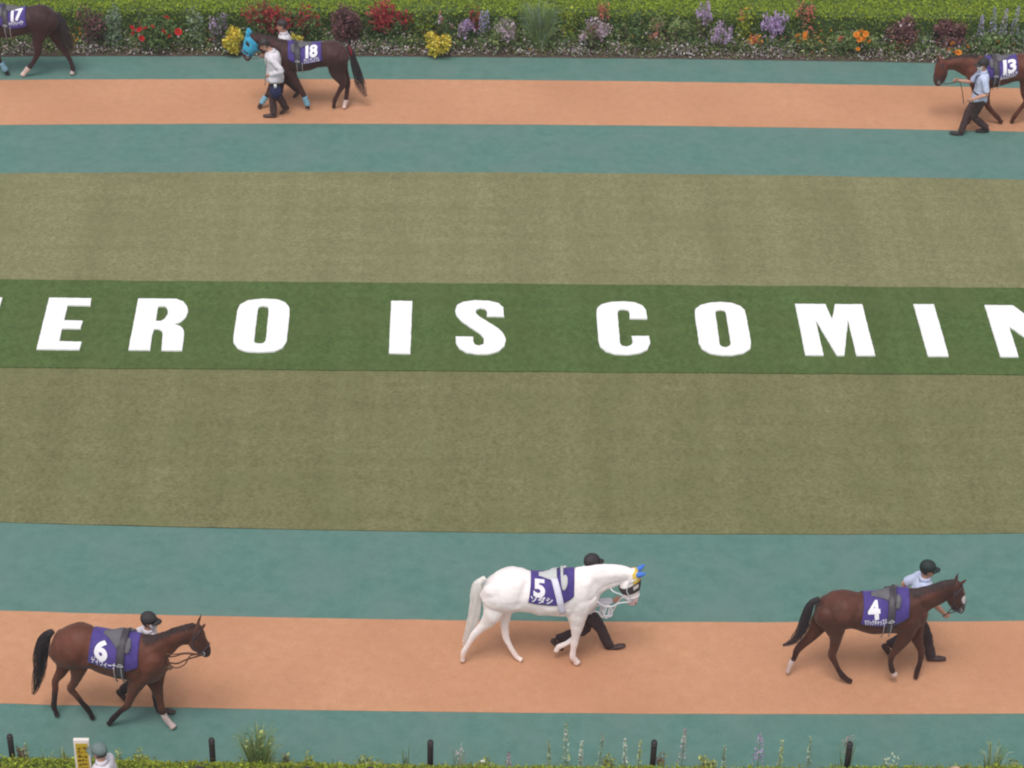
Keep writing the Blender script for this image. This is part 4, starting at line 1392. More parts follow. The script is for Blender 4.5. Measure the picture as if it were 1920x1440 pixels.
    if s.get('mask'):
        def mk(a, b):
            t = (b * 2 - 1) * 1.25
            i = 1.2 + a * 7.6
            i0 = int(i)
            q = i - i0
            c_ = C[i0] * (1 - q) + C[i0 + 1] * q
            u_ = U[i0] * (1 - q) + U[i0 + 1] * q
            v_ = V[i0] * (1 - q) + V[i0 + 1] * q
            bul = .012 * math.cos(t) * math.sin(math.pi * a)
            return c_ + (u_ * (1 + bul / .1)) * math.cos(t) + v_ * math.sin(t) * 1.0
        grid('face_mask', mk, 7, 13, M['maskm'], root, thick=.004)
    else:
        mo.build('mouth', M['rein_brown'], root)
    if s.get('cap'):
        cp = MB()
        cC, cU, cV = head_rings(chin, hf, hl, hup, k, .018)
        cp.rings(cC[5:], cU[5:], cV[5:], 20, .7)
        co_ = cp.build('cap', M[s['cap']], root)
        pk = MB()
        ctr = chin + hup * .127 * k
        for r_, dz in ((.086, .006), (.165, -.016)):
            for t in np.linspace(-1.15, 1.15, 11):
                pk.v.append(np.array(ctr + hf * (r_ * math.cos(t) + .012) + hl * (.092 * math.sin(t) / math.sin(1.15)) * (1 if r_ < .1 else .92) + hup * (dz - .02 * abs(math.sin(t)))))
        for j in range(10):
            pk.f.append((j, j + 1, 12 + j, 11 + j))
            pk.m.append(0)
        po = pk.build('peak', M[s['cap']], co_)
        md = po.modifiers.new('t', 'SOLIDIFY')
        md.thickness = .007
    if s.get('bag'):
        b_ = MB()
        side = s['bag']
        cc = pel + lat * side * .13 * k - fwd * .02 - up * .27 * k
        b_.rings([tuple(cc + up * h) for h in (-.13, -.10, 0, .09, .115)], [tuple(fwd * r) for r in (.07, .105, .115, .11, .08)], [tuple(lat * r) for r in (.03, .05, .06, .05, .03)], 14, .2)
        bo = b_.build('waist_bag', M['navy'], root)
        st = MB()
        st.tube([cc + up * .12, pel + lat * side * .16 + up * .02, pel + lat * side * .16 + up * .08], .012, .004, lat, 6, 3)
        st.build('strap', M['navy'], bo)
        tg = MB()
        tg.box(cc + up * .155 + lat * side * .072, .05, .012, .085, (fwd, lat, up))
        tg.build('tag', M['maskm'], bo)
    if s.get('belt'):
        bl = MB()
        bl.rings([tuple(sp(.085)), tuple(sp(.125))], [tuple(fwd * .132 * k)] * 2, [tuple(lat * .172 * k)] * 2, 20, .02)
        bl.build('belt', M['cap'], root)
    if s.get('lanyard'):
        ly = MB()
        ly.tube([sp(.52) + slat * .06 * s['lanyard'] * k, sp(.47) + sfw * .135 * k + slat * .08 * s['lanyard'] * k, sp(.34) + sfw * .15 * k + slat * .07 * s['lanyard'] * k, sp(.22) + sfw * .145 * k + slat * .03 * s['lanyard'] * k], .008, .022, slat, 6, 3)
        ly.build('tie', M['navy'], root)
    return root


PL = HB['18']['P']
LEFT, RIGHT = (-1, 0, 0), (1, 0, 0)
f6 = tuple(HB['6']['P'].e)
GRP = 'handlers leading the racehorses'
# for someone walking left the person's left side faces the camera; walking right, the right side does
person(dict(fwd=LEFT, group=GRP, label='handler in loose white shirt and dark trousers in front of the blue-hooded horse', H=1.70, bal=.80, lean=4, stoop=.07, head_yaw=12, head_pitch=25, bulk=.03,
            feet={'R': (501, 219.5, 0, 0), 'L': (531, 212.5, 45, 0)}, hands={'L': ('px', 506, 141, .16), 'R': ('px', 497, 107, -.20)},
            shirt='shirt', trousers='trousers_brown', bag=1))
person(dict(fwd=LEFT, group=GRP, label='capped handler in white shirt half hidden behind the blue-hooded horse', H=1.70, bal=.5, lean=6, head_yaw=8, head_pitch=5,
            feet={'L': (556, 181, 50, 0), 'R': (512, 181.5, 0, 0)}, hands={'L': ('rel', .30, .0, -.28), 'R': ('rel', .2, .05, -.42)}, shirt='shirt', trousers='trousers'))
person(dict(fwd=LEFT, group=GRP, label='masked handler in pale blue short sleeved shirt leading horse 13', H=1.72, bal=.46, lean=0, head_yaw=5, head_pitch=4, sleeve='short', mask=True,
            feet={'R': (1787, 252, -14, .0), 'L': (1837, 247.5, 6, 0)}, hands={'L': ('px', 1825, 186, .24), 'R': ('px', 1797, 151, -.16)},
            shirt='shirt_blue', trousers='trousers_brown', cap='cap', belt=True, lanyard=1, shoe='cap'))
person(dict(fwd=RIGHT, group=GRP, label='striding handler in round black cap mostly hidden behind the white horse', H=1.85, bal=.50, lean=4, head_yaw=20, head_pitch=2,
            feet={'R': (1163, 1215, -22, 0), 'L': (1047, 1216, 52, 0)}, hands={'R': ('px', 1150, 1126, -.12), 'L': ('rel', -.15, .08, -.45)},
            shirt='shirt', trousers='trousers', cap='cap'))
person(dict(fwd=RIGHT, group=GRP, label='handler in dark green cap and pale blue shirt behind dark bay horse 4', H=1.81, bal=.48, lean=7, head_yaw=-4, head_pitch=2, sleeve='short',
            feet={'R': (1762, 1238, 0, 0), 'L': (1663, 1226, 60, 0)}, hands={'R': ('px', 1771, 1151, -.10), 'L': ('rel', -.1, .08, -.45)},
            shirt='shirt_blue', trousers='trousers', cap='cap_green'))
person(dict(fwd=f6, group=GRP, label='masked handler in black cap behind bay horse 6', H=1.76, bal=.74, lean=6, head_yaw=0, head_pitch=2, mask=True,
            feet={'R': (318, 1337, 0, 0), 'L': (231, 1312, 60, 0)}, hands={'R': ('px', 309, 1250, -.14), 'L': ('rel', -.1, .08, -.45)},
            shirt='shirt', trousers='trousers', cap='cap'))
# glove and lead ropes


def rope(pts, label, m, r=.009, cat='lead rope'):
    mb = MB()
    mb.tube(pts, r, None, None, 6, 6)
    v0 = Vector(pts[0])
    o = mb.build('lead_rope', M[m])
    return tag(o, label, cat, 'lead ropes of the racehorses')


b = HB['13']
rope([b['H'].at(.85, 2.6, .015), b['P'].lift(1776, 157, .2), b['P'].lift(1789, 155, .45), b['P'].lift(1799, 153, .55), b['P'].lift(1804, 170, .55), b['P'].lift(1807, 194, .55)], 'brown lead strap from the chin of horse 13 to its handler', 'rein_brown')
b = HB['18']
rope([b['H'].at(.85, 2.6, .015), b['P'].lift(480, 110, .25), b['P'].lift(497, 108, .50), b['P'].lift(499, 122, .52), b['P'].lift(497, 160, .52)], 'grey lead strap from the blue-hooded horse to its handler', 'pad_grey', .007)
b = HB['5']
P5 = b['P']
lp = [b['bit'], P5.lift(1166, 1121, .0)]
for q in range(26):
    a = q * .95
    lp.append(P5.lift(1140 + 8 * math.cos(a) + 2.2 * math.sin(q * 2.1) - q * .22, 1146 + 11 * math.sin(a) + 2 * math.cos(q * 1.7), -.14 + .012 * math.sin(q * 1.3)))
lp += [P5.lift(1130, 1157, -.1), P5.lift(1122, 1148, -.05), P5.lift(1112, 1146, -.05)]
rope(lp, 'white lead rope gathered in loops under the white horse\'s head', 'rein_white', .011)
b = HB['4']
rope([b['bit'], b['P'].lift(1785, 1141, .04), b['P'].lift(1776, 1150, -.2), b['P'].lift(1768, 1156, -.4)], 'dark lead strap from the bit of horse 4 to its handler', 'leather', .008)
b = HB['6']
rope([b['bit'], b['P'].lift(352, 1236, .0), b['P'].lift(332, 1244, -.2), b['P'].lift(315, 1243, -.35), b['P'].lift(314, 1255, -.35), b['P'].lift(307, 1263, -.35)], 'brown lead strap looping from horse 6 to its handler', 'rein_brown', .010)

# ------------------------------------------------------------------ hedges


def leaves(n, sample, size, nmat, up_bias=.5, weights=None):
    """n two-triangle leaves; sample() -> point"""
    P_ = sample(n)
    r = rng.normal(size=(n, 3))
    r[:, 2] += up_bias
    r /= np.linalg.norm(r, axis=1)[:, None]
    t = np.cross(r, rng.normal(size=(n, 3)))
    t /= np.linalg.norm(t, axis=1)[:, None]
    s = np.cross(r, t)
    sz = size * rng.uniform(.6, 1.35, (n, 1))
    a, b_, c_, d = P_ + t * sz, P_ + s * sz * .5 + r * sz * .12, P_ - t * sz, P_ - s * sz * .5 + r * sz * .12
    V = np.stack([a, b_, c_, d], 1).reshape(-1, 3)
    I = np.arange(n) * 4
    Fc = np.stack([I, I + 1, I + 2, I + 3], 1)
    mi = rng.choice(nmat, n, p=weights)
    return V, Fc, mi


def np_mesh(name, V, Fc, mi, mats, parent=None):
    me = bpy.data.meshes.new(name)
    me.vertices.add(len(V))
    me.vertices.foreach_set('co', np.asarray(V, float).ravel())
    k = Fc.shape[1]
    me.loops.add(Fc.size)
    me.loops.foreach_set('vertex_index', Fc.ravel().astype(np.int32))
    me.polygons.add(len(Fc))
    me.polygons.foreach_set('loop_start', np.arange(len(Fc), dtype=np.int32) * k)
    me.polygons.foreach_set('material_index', mi.astype(np.int32))
    me.update(calc_edges=True)
    return link(name, me, mats, parent, False)


def hedge(label, yfun, depth, h, n_top, n_side, mats_top, mats_side, x0=-13, x1=13):
    root = empty('hedge', (0, yfun(0), 0.012))
    tag(root, label, 'hedge')
    v, f = [], []
    xs = np.linspace(x0, x1, 60)
    for x in xs:
        y = yfun(x)
        v += [(x, y + .06, 0.012), (x, y + .06, h - .06), (x, y + depth - .06, h - .06), (x, y + depth - .06, 0.012)]
    for i in range(59):
        for j in range(3):
            f.append((i * 4 + j, i * 4 + j + 1, i * 4 + j + 5, i * 4 + j + 4))
    from_py('core', v, f, L['dark_green'], root)

    def top(n):
        x = rng.uniform(x0, x1, n)
        y = np.array([yfun(q) for q in x]) + rng.uniform(0, depth, n)
        e_ = np.minimum(y - np.array([yfun(q) for q in x]), depth - (y - np.array([yfun(q) for q in x])))
        z = h + .03 * np.array([mnoise.noise((a * 2.2, b_ * 2.2, 3)) for a, b_ in zip(x, y)]) + rng.normal(0, .018, n) - .10 * np.clip(1 - e_ / .12, 0, 1) ** 2
        return np.column_stack([x, y, z])

    def side(n):
        x = rng.uniform(x0, x1, n)
        fr = rng.random(n) < .72
        z = rng.uniform(.02, h, n)
        y = np.array([yfun(q) for q in x]) + np.where(fr, 0, depth) + .03 * np.array([mnoise.noise((a * 2.5, 1, b_ * 2.5)) for a, b_ in zip(x, z)]) + rng.normal(0, .02, n)
        return np.column_stack([x, y, z])
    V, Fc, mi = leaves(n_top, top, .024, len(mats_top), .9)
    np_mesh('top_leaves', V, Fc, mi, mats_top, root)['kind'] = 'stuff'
    V, Fc, mi = leaves(n_side, side, .024, len(mats_side), .35)
    top_lit = rng.random(n_side) < np.clip((V[::4, 2] - (h - .34)) / .34, 0, 1) ** 1.5  # bright top fading into darker face: light falloff put into the leaf colours
    mi = np.where(top_lit, len(mats_side) + rng.integers(0, len(mats_top), n_side), mi)
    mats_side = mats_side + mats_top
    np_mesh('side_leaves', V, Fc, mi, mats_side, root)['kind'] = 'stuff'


HB_Y = lambda x: E_bed(x) + .62                           # face of the far hedge
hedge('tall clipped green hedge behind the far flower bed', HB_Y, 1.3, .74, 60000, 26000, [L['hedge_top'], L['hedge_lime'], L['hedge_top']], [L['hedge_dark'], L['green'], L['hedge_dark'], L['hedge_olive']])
FH = .72
_ha, _hb = ground(30, 1414, FH), ground(1390, 1431, FH)
_hs = (_hb.y - _ha.y) / (_hb.x - _ha.x)
FY = lambda x: _ha.y + _hs * .6 * (x - _ha.x) + .0
_hc = np.polyfit([ground(px, py, FH).x for px, py in ((30, 1414), (510, 1424.5), (790, 1428), (1390, 1431), (1890, 1432))],
                 [ground(px, py, FH).y for px, py in ((30, 1414), (510, 1424.5), (790, 1428), (1390, 1431), (1890, 1432))], 2)
FYB = lambda x: float(np.polyval(_hc, x))                 # far edge of the near hedge
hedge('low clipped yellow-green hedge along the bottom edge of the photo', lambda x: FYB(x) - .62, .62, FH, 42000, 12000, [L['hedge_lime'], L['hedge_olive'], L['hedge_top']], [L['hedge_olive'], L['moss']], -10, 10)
sheet('flower_bed', lambda x: FYB(x) + .42, lambda x: FYB(x) - .7, .012, M['soil'], .02, wob=.03)

# ------------------------------------------------------------------ plants


def blob(cx, cy, cz, rx, ry, rz, shell=.55):
    def fn(n):
        d = rng.normal(size=(n, 3))
        d /= np.linalg.norm(d, axis=1)[:, None]
        r = rng.uniform(shell, 1.0, (n, 1)) ** .6
        q = d * r
        nz = np.array([mnoise.noise(Vector((a[0] * 2 + cx, a[1] * 2 + cy, a[2] * 2))) for a in d])[:, None]
        return np.array([cx, cy, cz]) + q * np.array([rx, ry, rz]) * (1 + .35 * nz)
    return fn


def lobes(cx, cy, cz, rx, ry, rz, shell=.2, k=8, up=False):
    cs = []
    for i in range(k):
        a = random.random() * 6.283
        r_ = math.sqrt(random.random()) * .62
        cs.append((cx + rx * r_ * math.cos(a), cy + ry * r_ * math.sin(a), cz + rz * (random.uniform(-.1, .55) if up else random.uniform(-.55, .5)), random.uniform(.34, .62)))

    def fn(n):
        w = rng.choice(k, n)
        C_ = np.array(cs)[w]
        d = rng.normal(size=(n, 3))
        d /= np.linalg.norm(d, axis=1)[:, None]
        q = d * rng.uniform(shell, 1.0, (n, 1)) ** .6 * C_[:, 3:4] * np.array([rx, ry, rz]) * rng.uniform(.8, 1.25, (n, 1))
        P_ = C_[:, :3] + q
        P_[:, 2] = np.maximum(P_[:, 2], .02)
        return P_
    return fn


def plant(label, cat, x, base, top, w, fol, bloom=None, nb=0, bs=.03, kind='bush', n=620, ls=.035, group=None, lift_z=0.0, name=None, bl_at=None, bloom_top=False, thin=.25, spiky=False):
    """x, base, top, w: where the plant stands and how far it reaches (read on the photo, turned into metres)"""
    g0 = ground(x, base)
    g0.z = .012
    sc_ = (ground(x + 1, base) - ground(x, base)).length
    h = (base - top) * sc_ / COSP
    wid = w * sc_
    root = empty(name or {'bush': 'shrub', 'spikes': 'flowering_plant', 'grass': 'grassy_plant'}[kind], g0)
    tag(root, label, cat, group)
    mats = [L[f] for f in fol]
    rx, ry, rz = wid / 2, min(wid / 2, .30), h * .46
    if kind == 'bush':
        st = MB()
        for q in range(5):
            a = random.random() * 6.28
            st.tube([g0, g0 + Vector((math.cos(a) * rx * .3, math.sin(a) * ry * .3, h * .35)), g0 + Vector((math.cos(a) * rx * .6, math.sin(a) * ry * .6, h * .7))], [.010, .008, .004], None, None, 5, 2)
        st.build('stem', L['tanstem'], root)
        V, Fc, mi = leaves(int(n * 2.2), lobes(g0.x, g0.y, h * .50, rx, ry, rz, thin), ls, len(mats), .5)
        np_mesh('foliage', V, Fc, mi, mats, root)['kind'] = 'stuff'
        if bloom and nb:
            bmats = [L[q] for q in bloom]

            lob = lobes(g0.x, g0.y - ry * .25, h * .56, rx * 1.05, ry * .9, rz * 1.05, .1, 7, True)

            def tops(k):
                if not spiky:
                    return lob(k)
                p_ = np.repeat(lob(k // 6 + 1), 6, 0)[:k]     # short upright flower spikes
                p_[:, 2] += np.tile(np.linspace(0, .10, 6), k // 6 + 1)[:k]
                return p_ + rng.normal(0, .006, p_.shape)
            V, Fc, mi = leaves(int(nb * 2.4), tops, bs * 1.1, len(bmats), .2)
            np_mesh('blossom', V, Fc, mi, bmats, root)['kind'] = 'stuff'
    elif kind == 'spikes':
        V, Fc, mi = leaves(n, blob(g0.x, g0.y, h * .22, rx, ry, h * .26, .2), ls, len(mats), .5)
        np_mesh('foliage', V, Fc, mi, mats, root)['kind'] = 'stuff'
        for q in range(nb):
            fx = 0 if nb == 1 else (q / (nb - 1) - .5) * 2
            hh = h * (1 if nb == 1 else random.uniform(.72, 1.0))
            p0 = g0 + Vector((fx * rx * .7, random.uniform(-.08, .08), 0))
            p1 = p0 + Vector((random.uniform(-.05, .05), 0, hh))
            st = MB()
            st.tube([p0, p0.lerp(p1, .5), p1], [.008, .006, .003], None, None, 5, 2)
            so = st.build('stem', L['pale_green'], root)
            bm_ = [L[z] for z in bloom]

            def spike(k):
                t = rng.uniform(.45, 1.0, k)
                rr = bs * 1.15 * (1.12 - t) / .55 + .006
                a = rng.uniform(0, 6.28, k)
                return np.array(p0) + (np.array(p1) - np.array(p0)) * t[:, None] + np.column_stack([np.cos(a) * rr, np.sin(a) * rr, np.zeros(k)])
            V, Fc, mi = leaves(150, spike, .017, len(bm_), .3)
            np_mesh('flower_spike', V, Fc, mi, bm_, so)['kind'] = 'stuff'
    else:
        strands, wd, mi = [], [], []
        for q in range(n):
            a = random.random() * 6.283
            r = math.sqrt(random.random())
            hh = h * random.uniform(.45, 1.05)
            p0 = Vector((g0.x + math.cos(a) * rx * .25 * r, g0.y + math.sin(a) * ry * .25 * r, .012))
            strands.append([p0, p0 + Vector((math.cos(a) * rx * .3 * r, math.sin(a) * ry * .3 * r, hh * .55)), p0 + Vector((math.cos(a) * rx * .75 * r, math.sin(a) * ry * .75 * r, hh * .92)), p0 + Vector((math.cos(a) * rx * r * 1.15, math.sin(a) * ry * r * 1.15, hh * .95))])
            wd.append(ls)
            mi.append(random.randrange(len(mats)))
        ribbons('blades', strands, mats, root, wd, np.array(ray(x, base)), mi)
        if bloom and nb:
            bmats = [L[q] for q in bloom]
            V, Fc, mi = leaves(nb, blob(g0.x, g0.y, h * .85, rx * .8, ry * .8, h * .18, .1), bs, len(bmats), .3)
            np_mesh('blossom', V, Fc, mi, bmats, root)['kind'] = 'stuff'
    if bl_at:
        # single large blooms, each a part; one rosette mesh shared
        key = bl_at[0]
        for (bx, by, br) in bl_at[1]:
            d = ray(bx, by)
            yy = g0.y - ry * .8
            t = (yy - CAM.y) / d.y
            p = CAM + d * t
            o = bpy.data.objects.new('bloom', ROSE[key])
            o.location = p - g0
            s_ = 1.2 * br * sc_ / .05
            o.scale = (s_, s_, s_)
            o.rotation_euler = (random.uniform(.5, 1.1), random.uniform(-.4, .4), random.random() * 6)
            o.parent = root
            COL.objects.link(o)
    return root


ROSE = {}
for key in ('scarlet', 'orange', 'coral'):
    v, f = [], []
    for ringi, (nr, rad, tilt_) in enumerate(((6, .05, .25), (5, .036, .7), (4, .020, 1.1))):
        for q in range(nr):
            a = 6.283 * q / nr + ringi * .5
            c_, s_ = math.cos(a), math.sin(a)
            tz = rad * math.sin(tilt_)
            rr = rad * math.cos(tilt_)
            b0 = len(v)
            wv = .022 * rad / .05
            v += [(c_ * .004, s_ * .004, .004 * ringi), (c_ * rr * .6 - s_ * wv, s_ * rr * .6 + c_ * wv, tz * .5 + .004 * ringi), (c_ * rr, s_ * rr, tz + .004 * ringi), (c_ * rr * .6 + s_ * wv, s_ * rr * .6 - c_ * wv, tz * .5 + .004 * ringi)]
            f.append((b0, b0 + 1, b0 + 2, b0 + 3))
    me = bpy.data.meshes.new('bloom_' + key)
    me.from_pydata(v, [], f)
    me.materials.append(L[key])
    ROSE[key] = me

FG = 'plants in the far flower bed'
NG = 'plants in the near flower bed'
far = [
 ('dark maroon bush just behind the tail of horse 17', 'shrub', 172, 97, 8, 62, ['burgundy', 'dark_green', 'maroon'], {}),
 ('pale silver-leaved shrub between the maroon bush and the red roses', 'shrub', 216, 95, 8, 40, ['silver', 'silver', 'green'], {}),
 ('rose bush with scattered bright red roses', 'rose bush', 292, 98, 20, 105, ['dark_green', 'green', 'green'], dict(n=900, bl_at=('scarlet', [(312, 34, 7), (247, 53, 6), (262, 56, 6), (273, 54, 6), (285, 50, 5), (306, 60, 6), (319, 69, 6), (334, 60, 7), (265, 72, 6), (250, 63, 5)]))),
 ('grey-green shrub between the red roses and the mauve blossoms', 'shrub', 368, 94, 14, 46, ['silver', 'green', 'pale_green'], {}),
 ('dusky purple shrub with mauve blossoms left of the yellow shrub', 'shrub', 410, 92, 30, 40, ['greyviolet', 'dark_green'], dict(bloom=['mauve', 'lilac'], nb=40, bloom_top=True, spiky=True)),
 ('round yellow shrub in front of the blue hood of horse 18', 'shrub', 437, 104, 56, 46, ['yellow', 'gold', 'yellow', 'lime'], dict(n=600, name='yellow_shrub')),
 ('wide bank of dark red blossoms above the blue-hooded horse', 'shrub', 510, 88, 8, 118, ['dark_green', 'green'], dict(n=1000, bloom=['red', 'crimson', 'red'], nb=420, bs=.035, bloom_top=True)),
 ('reddish bush behind the second handler of horse 18', 'shrub', 580, 90, 16, 50, ['dark_green', 'green'], dict(bloom=['crimson', 'red'], nb=110, bloom_top=True)),
 ('small yellow bush showing above the back of horse 18', 'shrub', 556, 96, 62, 34, ['yellow', 'gold', 'lime'], dict(n=240, name='yellow_shrub')),
 ('tall burgundy bush above the rump of horse 18', 'shrub', 652, 95, 6, 82, ['burgundy', 'burgundy', 'maroon'], dict(n=1000)),
 ('bank of red blossoms right of the tall burgundy bush', 'shrub', 728, 86, 4, 92, ['dark_green', 'green'], dict(n=800, bloom=['red', 'crimson', 'red'], nb=330, bs=.035, bloom_top=True)),
 ('lime-leaved bush between the red bank and the lilac clump', 'shrub', 796, 88, 8, 46, ['green', 'lime', 'green'], dict(n=500)),
 ('grey-pink sprigs left of the lilac clump', 'flowers', 832, 92, 18, 40, ['green', 'dark_green'], dict(n=350, bloom=['mauve', 'blush', 'coral'], nb=26, bloom_top=True, spiky=True)),
 ('round yellow shrub standing alone on the path edge near mid photo', 'shrub', 822, 106, 64, 52, ['yellow', 'gold', 'yellow', 'gold', 'lime'], dict(n=640, name='yellow_shrub')),
 ('rounded lilac flower clump right of the lone yellow shrub', 'flowers', 872, 92, 36, 36, ['green', 'dark_green'], dict(n=250, bloom=['lilac', 'violet', 'mauve'], nb=170, bloom_top=True, spiky=True)),
 ('dull red blossoms just behind the rounded lilac clump', 'flowers', 886, 88, 14, 26, ['dark_green'], dict(n=160, bloom=['crimson', 'red'], nb=60, bloom_top=True)),
 ('single blue flower spike beside the dull red blossoms', 'flowers', 906, 92, 16, 18, ['green'], dict(kind='spikes', nb=2, bloom=['blue', 'lilac'], bs=.05, n=90)),
 ('airy pale pink-mauve clump in front of the blue spike', 'flowers', 945, 97, 36, 62, ['green', 'moss'], dict(n=420, bloom=['mauve', 'blush', 'mauve'], nb=130)),
 ('tall arching green grass clump near mid bed', 'grass', 1012, 97, 18, 66, ['green', 'pale_green', 'green', 'silver'], dict(kind='grass', n=420, ls=.02)),
 ('bright lime bush right of the arching grass', 'shrub', 1066, 88, 14, 40, ['lime', 'green'], dict(n=360)),
 ('mauve bush with pale flower heads under the orange-red stems', 'flowers', 1112, 98, 36, 60, ['green', 'pinkbrown'], dict(n=420, bloom=['mauve', 'blush', 'mauve'], nb=170)),
 ('thin orange-red flower stems above the mauve bush', 'flowers', 1128, 88, 2, 26, ['green'], dict(n=150, bloom=['salmon', 'coral'], nb=44, bs=.028)),
 ('dark leafy bush right of the mauve bush', 'shrub', 1180, 94, 24, 66, ['dark_green', 'green'], dict(n=620)),
 ('brown-stemmed leggy plant before the dark leafy bush', 'shrub', 1228, 94, 34, 44, ['moss', 'tanstem', 'green'], dict(n=300, bloom=['salmon'], nb=10)),
 ('light green feathery plant left of the lavender drift', 'shrub', 1270, 96, 36, 46, ['moss', 'pale_green', 'green'], dict(n=420)),
 ('lavender drift, its tall upper end', 'flowers', 1312, 90, 14, 40, ['green', 'moss'], dict(n=230, bloom=['lilac', 'mauve', 'lilac'], nb=150, bloom_top=True, spiky=True)),
 ('lavender drift, its low end nearest the path', 'flowers', 1345, 98, 46, 56, ['green', 'moss'], dict(n=260, bloom=['lilac', 'mauve', 'lilac'], nb=170, bloom_top=True, spiky=True)),
 ('yellow-green plant with orange flecks right of the lavender', 'shrub', 1392, 90, 6, 36, ['lime', 'green', 'lime'], dict(n=360, bloom=['orange', 'salmon'], nb=14)),
 ('full lilac clump beside the orange-flecked plant', 'flowers', 1450, 92, 28, 56, ['dark_green', 'green'], dict(n=330, bloom=['lilac', 'lilac', 'violet'], nb=300, bloom_top=True, spiky=True)),
 ('low coral flowers at the foot of the full lilac clump', 'flowers', 1414, 99, 66, 36, ['moss', 'green'], dict(n=200, bloom=['coral', 'orange'], nb=50)),
 ('salmon-red flower heads against the hedge top', 'flowers', 1506, 88, 8, 42, ['green', 'dark_green'], dict(n=240, bloom=['salmon', 'coral'], nb=90, bloom_top=True)),
 ('orange lilies beside the full lilac clump', 'flowers', 1502, 98, 56, 44, ['moss', 'green'], dict(n=300, bl_at=('orange', [(1496, 68, 6), (1503, 75, 6), (1510, 64, 5), (1497, 80, 5), (1508, 71, 5)]))),
 ('small coral bloom on a green mound', 'flowers', 1574, 102, 62, 48, ['moss', 'green', 'pale_green'], dict(n=360, bl_at=('coral', [(1576, 73, 5), (1580, 70, 4)]))),
 ('clump of many orange lilies over light green leaves', 'flowers', 1616, 104, 56, 56, ['moss', 'green', 'pale_green'], dict(n=560, bl_at=('orange', [(1606, 65, 6), (1615, 60, 6), (1624, 64, 6), (1612, 74, 6), (1621, 72, 5), (1609, 92, 4), (1630, 78, 5)]))),
 ('burgundy bush right of the many orange lilies', 'shrub', 1686, 98, 34, 58, ['burgundy', 'maroon', 'pinkbrown'], dict(n=520, bloom=['blush'], nb=8)),
 ('green tuft between the two right-hand burgundy bushes', 'shrub', 1728, 98, 62, 36, ['green', 'silver', 'pale_green'], dict(n=260)),
 ('wide reddish-brown bush above the head of horse 13', 'shrub', 1784, 98, 36, 86, ['maroon', 'pinkbrown', 'burgundy'], dict(n=760)),
 ('four orange blooms above the neck of horse 13', 'flowers', 1795, 108, 84, 58, ['moss', 'green'], dict(n=220, bl_at=('orange', [(1786, 82, 5), (1814, 88, 5), (1797, 99, 6), (1779, 94, 4), (1791, 98, 5)]))),
 ('tall leafy plant with blue flower spikes near the right edge', 'flowers', 1862, 104, 12, 80, ['green', 'pale_green', 'green'], dict(kind='spikes', nb=4, bloom=['blue', 'lilac'], bs=.055, n=620, ls=.05)),
 ('silver-blue leaved bush at the right edge above horse 13', 'shrub', 1908, 104, 60, 40, ['silver', 'green'], dict(n=300)),
]
for lb, ct, x, b_, t_, w_, fol, kw in far:
    plant(lb, ct, x, b_, t_, w_, fol, group=FG, **kw)

# low edging of tiny flowers and leaves along the far bed: ground cover
n = 15000
xs = rng.uniform(-11.5, 11.5, n)
cl = 1.4 * np.array([mnoise.noise((x * 1.5, 4.1, 0)) for x in xs])
ys = np.array([E_bed(x) for x in xs]) + rng.uniform(.0, .30, n) + rng.normal(0, .02, n)
zs = .015 + np.abs(rng.normal(0, 1, n)) * (.075 + .075 * (cl + .4))
zs = np.minimum(zs, .26)
PT = np.column_stack([xs, ys, zs])
V, Fc, mi = leaves(n, lambda k: PT, .022, 4, .4)
o = np_mesh('edging_foliage', V, Fc, mi, [L['moss'], L['tanstem'], L['pinkbrown'], L['green']])
tag(o, 'low leafy edging along the far flower bed', 'edging plants', kind='stuff')
sel = rng.random(n) < np.clip(.22 + .75 * (cl + .1), .06, .7)
PT2 = PT[sel] + np.column_stack([rng.normal(0, .02, sel.sum()), rng.uniform(-.05, 0, sel.sum()), rng.uniform(.01, .05, sel.sum())])
V, Fc, mi = leaves(len(PT2), lambda k: PT2, .025, 3, .6)
o = np_mesh('edging_flowers', V, Fc, mi, [L['white'], L['blush'], L['mauve']])
tag(o, 'tiny white and pink flowers edging the far path', 'edging flowers', kind='stuff')
# general undergrowth filling the far bed
n = 34000
xs = rng.uniform(-11.5, 11.5, n)
ys = np.array([E_bed(x) for x in xs]) + rng.uniform(.14, .60, n)
zs = rng.uniform(.02, .40, n) * (.7 + .5 * np.array([mnoise.noise((x * 1.7, 0, 7)) for x in xs]))
PT3 = np.column_stack([xs, ys, np.maximum(zs, .02)])
V, Fc, mi = leaves(n, lambda k: PT3, .034, 4, .5)
o = np_mesh('undergrowth', V, Fc, mi, [L['dark_green'], L['green'], L['dark_green'], L['moss']])
tag(o, 'mixed dark green undergrowth filling the far flower bed', 'undergrowth', kind='stuff')

n = 3200
xs = rng.uniform(-11.5, 11.5, n)
ys = np.array([E_bed(x) for x in xs]) + rng.uniform(.10, .55, n)
hue = np.array([mnoise.noise((x * 1.1, 2.2, 9)) for x in xs]) + rng.normal(0, .12, n)
zs = rng.uniform(.10, .46, n)
PT4 = np.column_stack([xs, ys, zs])
V, Fc, mi = leaves(n, lambda k: PT4, .026, 2, .3)
mi = np.clip(((hue + .55) * 6.5).astype(int), 0, 6)
o = np_mesh('mixed_blossom', V, Fc, mi, [L[q] for q in ('salmon', 'burgundy', 'mauve', 'pale_green', 'blush', 'lightyellow', 'orange')])
tag(o, 'small mixed blossoms scattered through the far flower bed', 'blossoms', kind='stuff')

